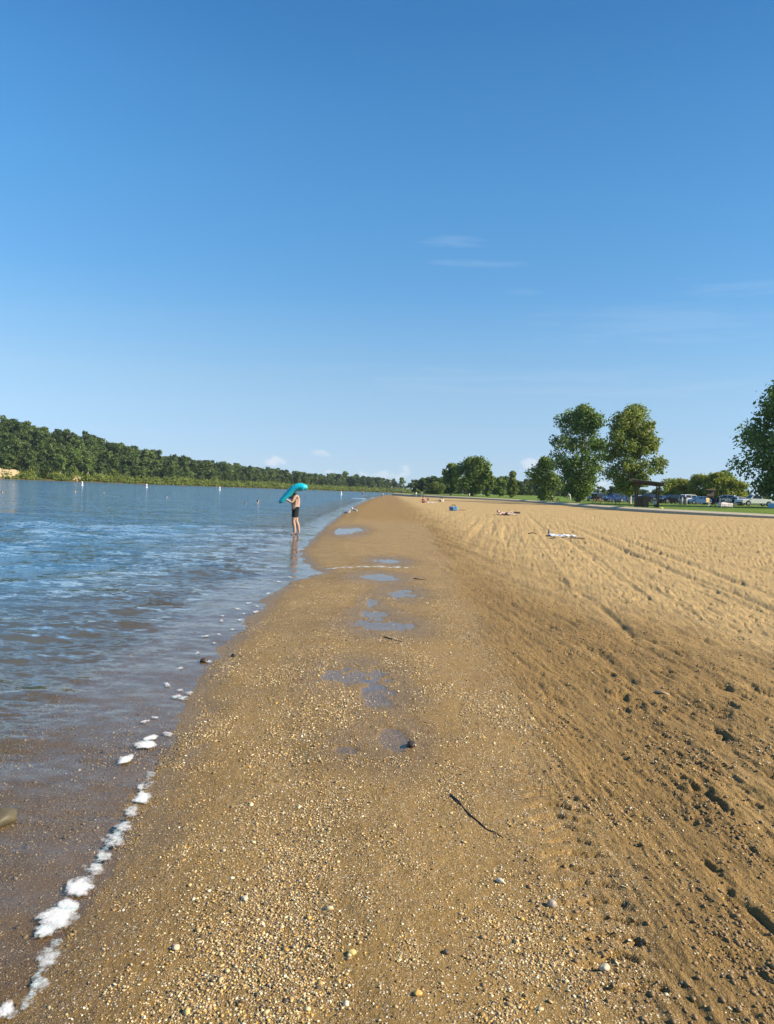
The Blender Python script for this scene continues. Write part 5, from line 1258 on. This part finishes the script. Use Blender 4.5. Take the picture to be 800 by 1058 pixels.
def pebbles(name, n, smin, smax, power, ymax, label, seed, sub=1, xr=(-2.6, 3.4), ymin=1.9):
    r = np.random.default_rng(seed)
    y = 1 / r.uniform(1 / ymax, 1 / ymin, n * 5) ; x = r.uniform(-1, 1, n * 5)
    x = xr[0] + (xr[1] - xr[0]) * (x + 1) / 2
    keep = np.abs(x) < (y + 2) * .75
    x, y = x[keep], y[keep]
    s0 = x - shore_x(y)
    dens = 0.05 + 1.1 * sm(-.08, .36, fbm(x * 1.6 + 3, y * .9, 4)) ** 1.7 + .5 * sm(.05, .3, fbm(x * 5, y * 4 + 7, 2))
    dens = dens * (1 - .80 * sm(.5, 1.4, x - .05 * y)) * np.where(s0 < 0, .30, 1)
    dens = dens + .5 * np.exp(-((x - (-.42 - .02 * y)) / .22) ** 2) * (y < 9)       # the pale shelly streak along the middle of the strip
    dens = dens + .55 * np.exp(-((s0 + .95 + .1 * np.sin(y * 1.3)) / .13) ** 2) * (y > 3.5) * (y < 10)     # gravel rim where the shallows drop off
    for (cx, cy, rx, ry) in PUDW: dens = np.where(((x - cx) / rx) ** 2 + ((y - cy) / ry) ** 2 < 1.2, dens * .45, dens)
    k = np.nonzero(r.random(len(x)) < dens / 1.3)[0][:n]; x, y = x[k], y[k]; n = len(x)
    z, _ = beach_z(x, y)
    sz = smin * (smax / smin) ** (r.random(n) ** power) / 2
    V0, F0 = ico_np(sub)
    sc = np.stack([sz * r.uniform(.8, 1.35, n), sz * r.uniform(.75, 1.1, n), sz * r.uniform(.3, .6, n)], -1)
    th = r.random(n) * 6.28; cs, sn = np.cos(th), np.sin(th)
    W = V0[None] * (1 + .20 * r.normal(size=(n, len(V0), 1))) * sc[:, None]
    Xq = W[..., 0] * cs[:, None] - W[..., 1] * sn[:, None]; Yq = W[..., 0] * sn[:, None] + W[..., 1] * cs[:, None]
    tl = r.normal(size=(n, 2)) * .2; Zq = W[..., 2] + Xq * tl[:, :1] + Yq * tl[:, 1:]
    V = np.stack([Xq + x[:, None], Yq + y[:, None], Zq + (z + sc[:, 2] * .35)[:, None]], -1).reshape(-1, 3)
    Fq = (F0[None] + (np.arange(n) * len(V0))[:, None, None]).reshape(-1, 3)
    col = PAL[r.choice(len(PAL), n, p=PALW)] * np.array([1, .98, .88]) * r.uniform(.6, 1.3, n)[:, None]
    col = np.where((s0[k] < .1)[:, None], col * .62, col)
    col = np.concatenate([np.repeat(col, len(V0), 0), np.ones((n * len(V0), 1))], 1)
    return struct(mesh_np(name, V, Fq, stone_m, True, None, None, {'stone': col}), label, 'gravel', 'stuff')
pebbles('gravel', 95000, .0034, .0135, 1.5, 17, 'fine gravel strewn over the packed sand', 301, 0)
pebbles('gravel', 2600, .011, .028, 2.8, 20, 'scattered larger pebbles on the packed sand', 302, 1)
def clods(n, label, seed):
    r = np.random.default_rng(seed)
    y = 1 / r.uniform(1 / 14, 1 / 2.0, n * 6); x = r.uniform(.5, 6.5, n * 6)
    k = (x < (y + 2) * .62)
    x, y = x[k], y[k]
    dens = sm(.6, 1.4, x + .3 * fbm(x * 1.5, y * .5, 3)) * (.12 + sm(-.05, .35, fbm((x + .1 * y) * 2.4, y * .9, 3)) ** 1.5)
    k = np.nonzero(r.random(len(x)) < dens)[0][:n]; x, y = x[k], y[k]; n = len(x)
    z, inf = beach_z(x, y)
    V0, F0 = ico_np(1)
    sz = .0035 * (3.6) ** (r.random(n) ** 2.2)
    sc = np.stack([sz * r.uniform(.7, 1.2, n), sz * r.uniform(.9, 1.5, n), sz * r.uniform(.4, .8, n)], -1)
    W = V0[None] * (1 + .26 * r.normal(size=(n, len(V0), 1))) * sc[:, None]
    V = (W + np.stack([x, y, z + sc[:, 2] * .2], -1)[:, None]).reshape(-1, 3)
    Fq = (F0[None] + (np.arange(n) * len(V0))[:, None, None]).reshape(-1, 3)
    d = inf['dry'][:, None]
    col = (np.array([.225, .142, .058]) * (1 - d) + np.array([.48, .325, .15]) * d) * r.uniform(.8, 1.15, n)[:, None]
    col = np.concatenate([np.repeat(col, len(V0), 0), np.ones((n * len(V0), 1))], 1)
    return struct(mesh_np('sand_clods', V, Fq, stone_m, True, None, None, {'stone': col}), label, 'sand clods', 'stuff')
clods(14000, 'crumbs and clods of damp sand in the raked part of the beach', 303)
pebbles('gravel', 15000, .009, .021, 1.8, 30, 'pale pebbles speckling the farther part of the gravel strip', 304, 0, (-3.0, 3.4), 4.6)
def stone(px, py, s, col, seed, label):
    q = onb(px, py, .12); V0, F0 = ico_np(3); r = np.random.default_rng(seed)
    V = V0 * (1 + .22 * perlin(V0[:, :1] * 1.6 + seed, V0[:, 1:2] * 1.6 + V0[:, 2:3]) + .06 * perlin(V0[:, :1] * 5 + seed, V0[:, 1:2] * 5 + V0[:, 2:3] * 3)) * np.array(s) / 2
    o = mesh_np('stone', V, F0, stone_m, True, None, None, {'stone': np.concatenate([np.tile(np.array(col), (len(V), 1)), np.ones((len(V), 1))], 1)})
    o.location = (q[0], q[1], q[2] + s[2] * .22); o.rotation_euler = (0, 0, r.random() * 6); return tag(o, label, 'stone')
stone(570, 936, (.042, .036, .034), (.34, .27, .20), 1, 'round greyish brown stone in front of the tyre tread marks')
stone(425, 771, (.075, .055, .05), (.04, .03, .024), 2, 'dark stone at the right end of the nearest puddle')
stone(211, 684, (.085, .06, .055), (.045, .032, .026), 3, 'dark stone at the waterline beside the foam')
stone(241, 678.5, (.05, .045, .04), (.03, .02, .018), 4, 'small dark stone just landward of the waterline stone')
stone(461, 985, (.026, .022, .02), (.10, .07, .05), 5, 'small brown stone left of the round greyish one')
stone(432, 1027, (.030, .026, .016), (.62, .36, .10), 6, 'orange pebble near the bottom edge of the picture')
stone(625, 1001, (.042, .030, .024), (.50, .41, .28), 7, 'cream angular stone, largest pale one below the tyre tread marks')
stone(182, 980, (.034, .027, .018), (.52, .43, .28), 8, 'cream flat pebble between the foam and the middle of the gravel')
stone(253, 929, (.030, .026, .018), (.54, .47, .34), 9, 'whitish round pebble on bare wet sand')
stone(517, 911, (.036, .026, .020), (.54, .47, .35), 10, 'white oval pebble below the long thin twig')
stone(364, 985, (.032, .03, .018), (.60, .45, .16), 11, 'yellow round pebble in the middle of the gravel')
stone(2, 850, (.17, .13, .10), (.095, .078, .045), 12, 'olive brown rock in the shallows at the left edge')

foam_m = bpy.data.materials.new('foam'); foam_m.use_nodes = True
t = NT(foam_m.node_tree); tcn = t.n('ShaderNodeTexCoord'); P3 = tcn.outputs['Object']
v = t.n('ShaderNodeTexVoronoi', i_Vector=P3, i_Scale=110.0); nz = t.noise(P3, 34, 5, .7)
ed = t.n('ShaderNodeAttribute', attribute_name='edge').outputs['Fac']
cov = t.math('SUBTRACT', t.math('ADD', ed, t.math('MULTIPLY', t.math('SUBTRACT', nz.outputs[0], .5), 1.3)), t.math('MULTIPLY', v.outputs['Distance'], t.ramp(ed, .1, .6, .9, .1)))
al = t.ramp(cov, .14, .95)
bp = t.n('ShaderNodeBump', i_Strength=.35, i_Distance=.004, i_Height=v.outputs['Distance'])
p = t.n('ShaderNodeBsdfPrincipled', i_Base_Color=(.64, .635, .61), i_Roughness=.6, i_Normal=bp); t.inp(p, 'Subsurface Weight', .3); t.inp(p, 'Subsurface Scale', .01)
tr = t.n('ShaderNodeBsdfTransparent'); mx = t.n('ShaderNodeMixShader', i_0=al); t.inp(mx, '1', tr); t.inp(mx, '2', p)
o = t.n('ShaderNodeOutputMaterial'); t.t.links.new(mx.outputs[0], o.inputs[0])
def foam_dome(cx, cy, rx, ry, ang, h, seed, n=26, z0=None):
    g1, g2 = np.meshgrid(np.linspace(-1, 1, n), np.linspace(-1, 1, n))
    r = np.sqrt(g1 ** 2 + g2 ** 2); lump = (.42 if n > 20 else .75) * fbm(g1 * 1.7 + seed, g2 * 1.7 - seed, 4, .6)
    e_ = np.clip((1 - r) * 1.35 + lump * 1.3, -.4, 1) * sm(1.0, .86, np.maximum(np.abs(g1), np.abs(g2))) - .3 * sm(.86, 1.0, np.maximum(np.abs(g1), np.abs(g2)))
    ca, sa = math.cos(ang), math.sin(ang)
    x = cx + g1 * rx * ca - g2 * ry * sa; y = cy + g1 * rx * sa + g2 * ry * ca
    zg = np.maximum(beach_z(x.ravel(), y.ravel())[0].reshape(x.shape), .004)
    z = zg + .003 + .45 * h * np.clip(e_, 0, 1) ** .8 * (1 + .35 * fbm(g1 * 5 + seed, g2 * 5, 2))
    i = np.arange(n - 1)[:, None] * n + np.arange(n - 1)[None, :]
    return np.stack([x.ravel(), y.ravel(), z.ravel()], -1), np.stack([i, i + 1, i + n + 1, i + n], -1).reshape(-1, 4), np.where(e_ > 0, e_ * (.50 if h < .0025 else .66 if h < .0095 else 1.1), e_).ravel()
def foam_obj(name, doms):
    Vs, Fs, es, off = [], [], [], 0
    for d in doms:
        V, Fq, e_ = foam_dome(*d); Vs.append(V); Fs.append(Fq + off); es.append(e_); off += len(V)
    return mesh_np(name, np.concatenate(Vs), np.concatenate(Fs), foam_m, True, {'edge': np.concatenate(es)})
def fd(px, py, hx, hy, ang, h, seed, k=1.0):
    """foam dome over photo pixel (px, py), half sizes in pixels on the ground"""
    hx *= .84; hy *= .84
    c = gp(px, py, .01); a = gp(px + hx, py, .01); b = gp(px, py - hy, .01); d = gp(px, py + hy, .01)
    return (c[0], c[1], abs(a[0] - c[0]), abs(b[1] - d[1]) / 2, ang, h, seed)
FOAM = [([fd(60, 948, 34, 21, .3, .018, 1), fd(48, 960, 20, 14, 0, .010, 21), fd(70, 936, 20, 16, .4, .012, 31)], 'largest white foam clump on the near waterline'),
        ([fd(82, 916, 24, 19, .4, .014, 2), fd(98, 897, 22, 18, .5, .008, 22), fd(108, 884, 16, 15, .5, .005, 32)], 'white foam clump just above the largest one'),
        ([fd(117, 868, 20, 18, .6, .007, 3), fd(128, 854, 18, 12, .3, .008, 23), fd(122, 862, 14, 14, .4, .005, 33)], 'thin frothy foam patch in the middle of the near waterline'),
        ([fd(148, 824, 15, 11, .2, .014, 4), fd(136, 838, 17, 13, .2, .007, 24), fd(146, 812, 10, 10, .2, .003, 34)], 'small bright foam clump at the upper end of the near foam line'),
        ([fd(130, 784.5, 13, 9, 0, .020, 5)], 'round white foam blob floating on the shallows'), ([fd(151, 769, 20, 8, .6, .012, 6), fd(156, 762, 12, 6, .1, .012, 26)], 'long white foam blob right of the round one'),
        ([fd(174, 758, 11, 6, .4, .007, 7)], 'small foam fleck at the end of the long blob'),
        ([fd(50, 990, 26, 28, .3, .003, 8), fd(42, 1015, 20, 20, .3, .003, 28), fd(30, 1030, 16, 20, .3, .002, 38)], 'thin lacy foam below the largest clump'), ([fd(6, 1042, 14, 15, .3, .010, 9)], 'white foam blob in the bottom left corner')]
for d, lab in FOAM: tag(foam_obj('foam_patch', d), lab, 'foam', 'foam clumps on the waterline')
r = np.random.default_rng(44); doms = []
for (px, py, hx, hy) in [(186, 690, 6, 2.5), (183, 719, 11, 3.5), (190, 721, 8, 3), (186, 713, 6, 2.4), (173, 707, 6, 3), (212, 657, 7, 2), (229, 641, 5, 2), (246, 629, 5, 1.6), (257, 623, 5, 1.5), (264, 632, 6, 2), (277, 613, 4, 1.5), (288, 601, 5, 1.5), (226, 655, 4, 1.5), (150, 745, 6, 3),
                         (160, 741, 5, 3), (215, 683, 7, 2.6), (222, 664, 4, 1.6), (240, 650, 5, 1.6), (248, 640, 5, 1.4), (230, 636, 4, 1.4), (204, 674, 4, 2), (196, 716, 7, 3), (300, 596, 4, 1.2), (266, 626, 4, 1.3), (252, 634, 4, 1.3)]:
    doms.append((*fd(px, py, hx * 1.25, hy * 1.35, r.uniform(-.2, .6), .0045 + .004 * r.random(), r.random() * 90), 14))
line = [Vector(p + (0,)) for p in [(14, 1050), (34, 1022), (50, 988), (62, 950), (84, 914), (108, 884), (124, 858), (148, 824), (152, 800)]]
for k, q_ in enumerate(spline(line, 34)):
    doms.append((*fd(q_.x + r.uniform(-5, 5), q_.y + r.uniform(-4, 4), r.uniform(10, 19), r.uniform(9, 16), r.uniform(0, .8), .0022, r.random() * 90), 22))
struct(foam_obj('foam', doms), 'small white foam flecks strung along the waterline', 'foam', 'stuff')
# the pale streak of dried foam across the inlet
doms = [(*fd(338 + k * 5.4 + 1.5 * math.sin(k * 2.1), 588.0 + k * .2 + .35 * math.sin(k * 1.7), 8.5, .75 + .05 * k + .15 * math.sin(k * 2.7), 0, .006, 60 + k), 14) for k in range(16)]
foam_m2 = foam_obj('foam_streak', doms); tag(foam_m2, 'long pale foam streak across the sand beyond the puddles', 'foam')

# ------------------------------------------------------------------ air
hm = bpy.data.materials.new('haze'); hm.use_nodes = True
t = NT(hm.node_tree)
v = t.n('ShaderNodeVolumePrincipled', i_Color=(.80, .90, 1.0), i_Density=0.00008, i_Anisotropy=0.2)
o = t.n('ShaderNodeOutputMaterial'); t.t.links.new(v.outputs[0], o.inputs['Volume'])
bm = bmesh.new(); box(bm, (0, 1290, 40), (9300, 2620, 130))
struct(obj_bm('haze', bm, hm), 'faint blue summer haze over the lake', 'haze', 'stuff')
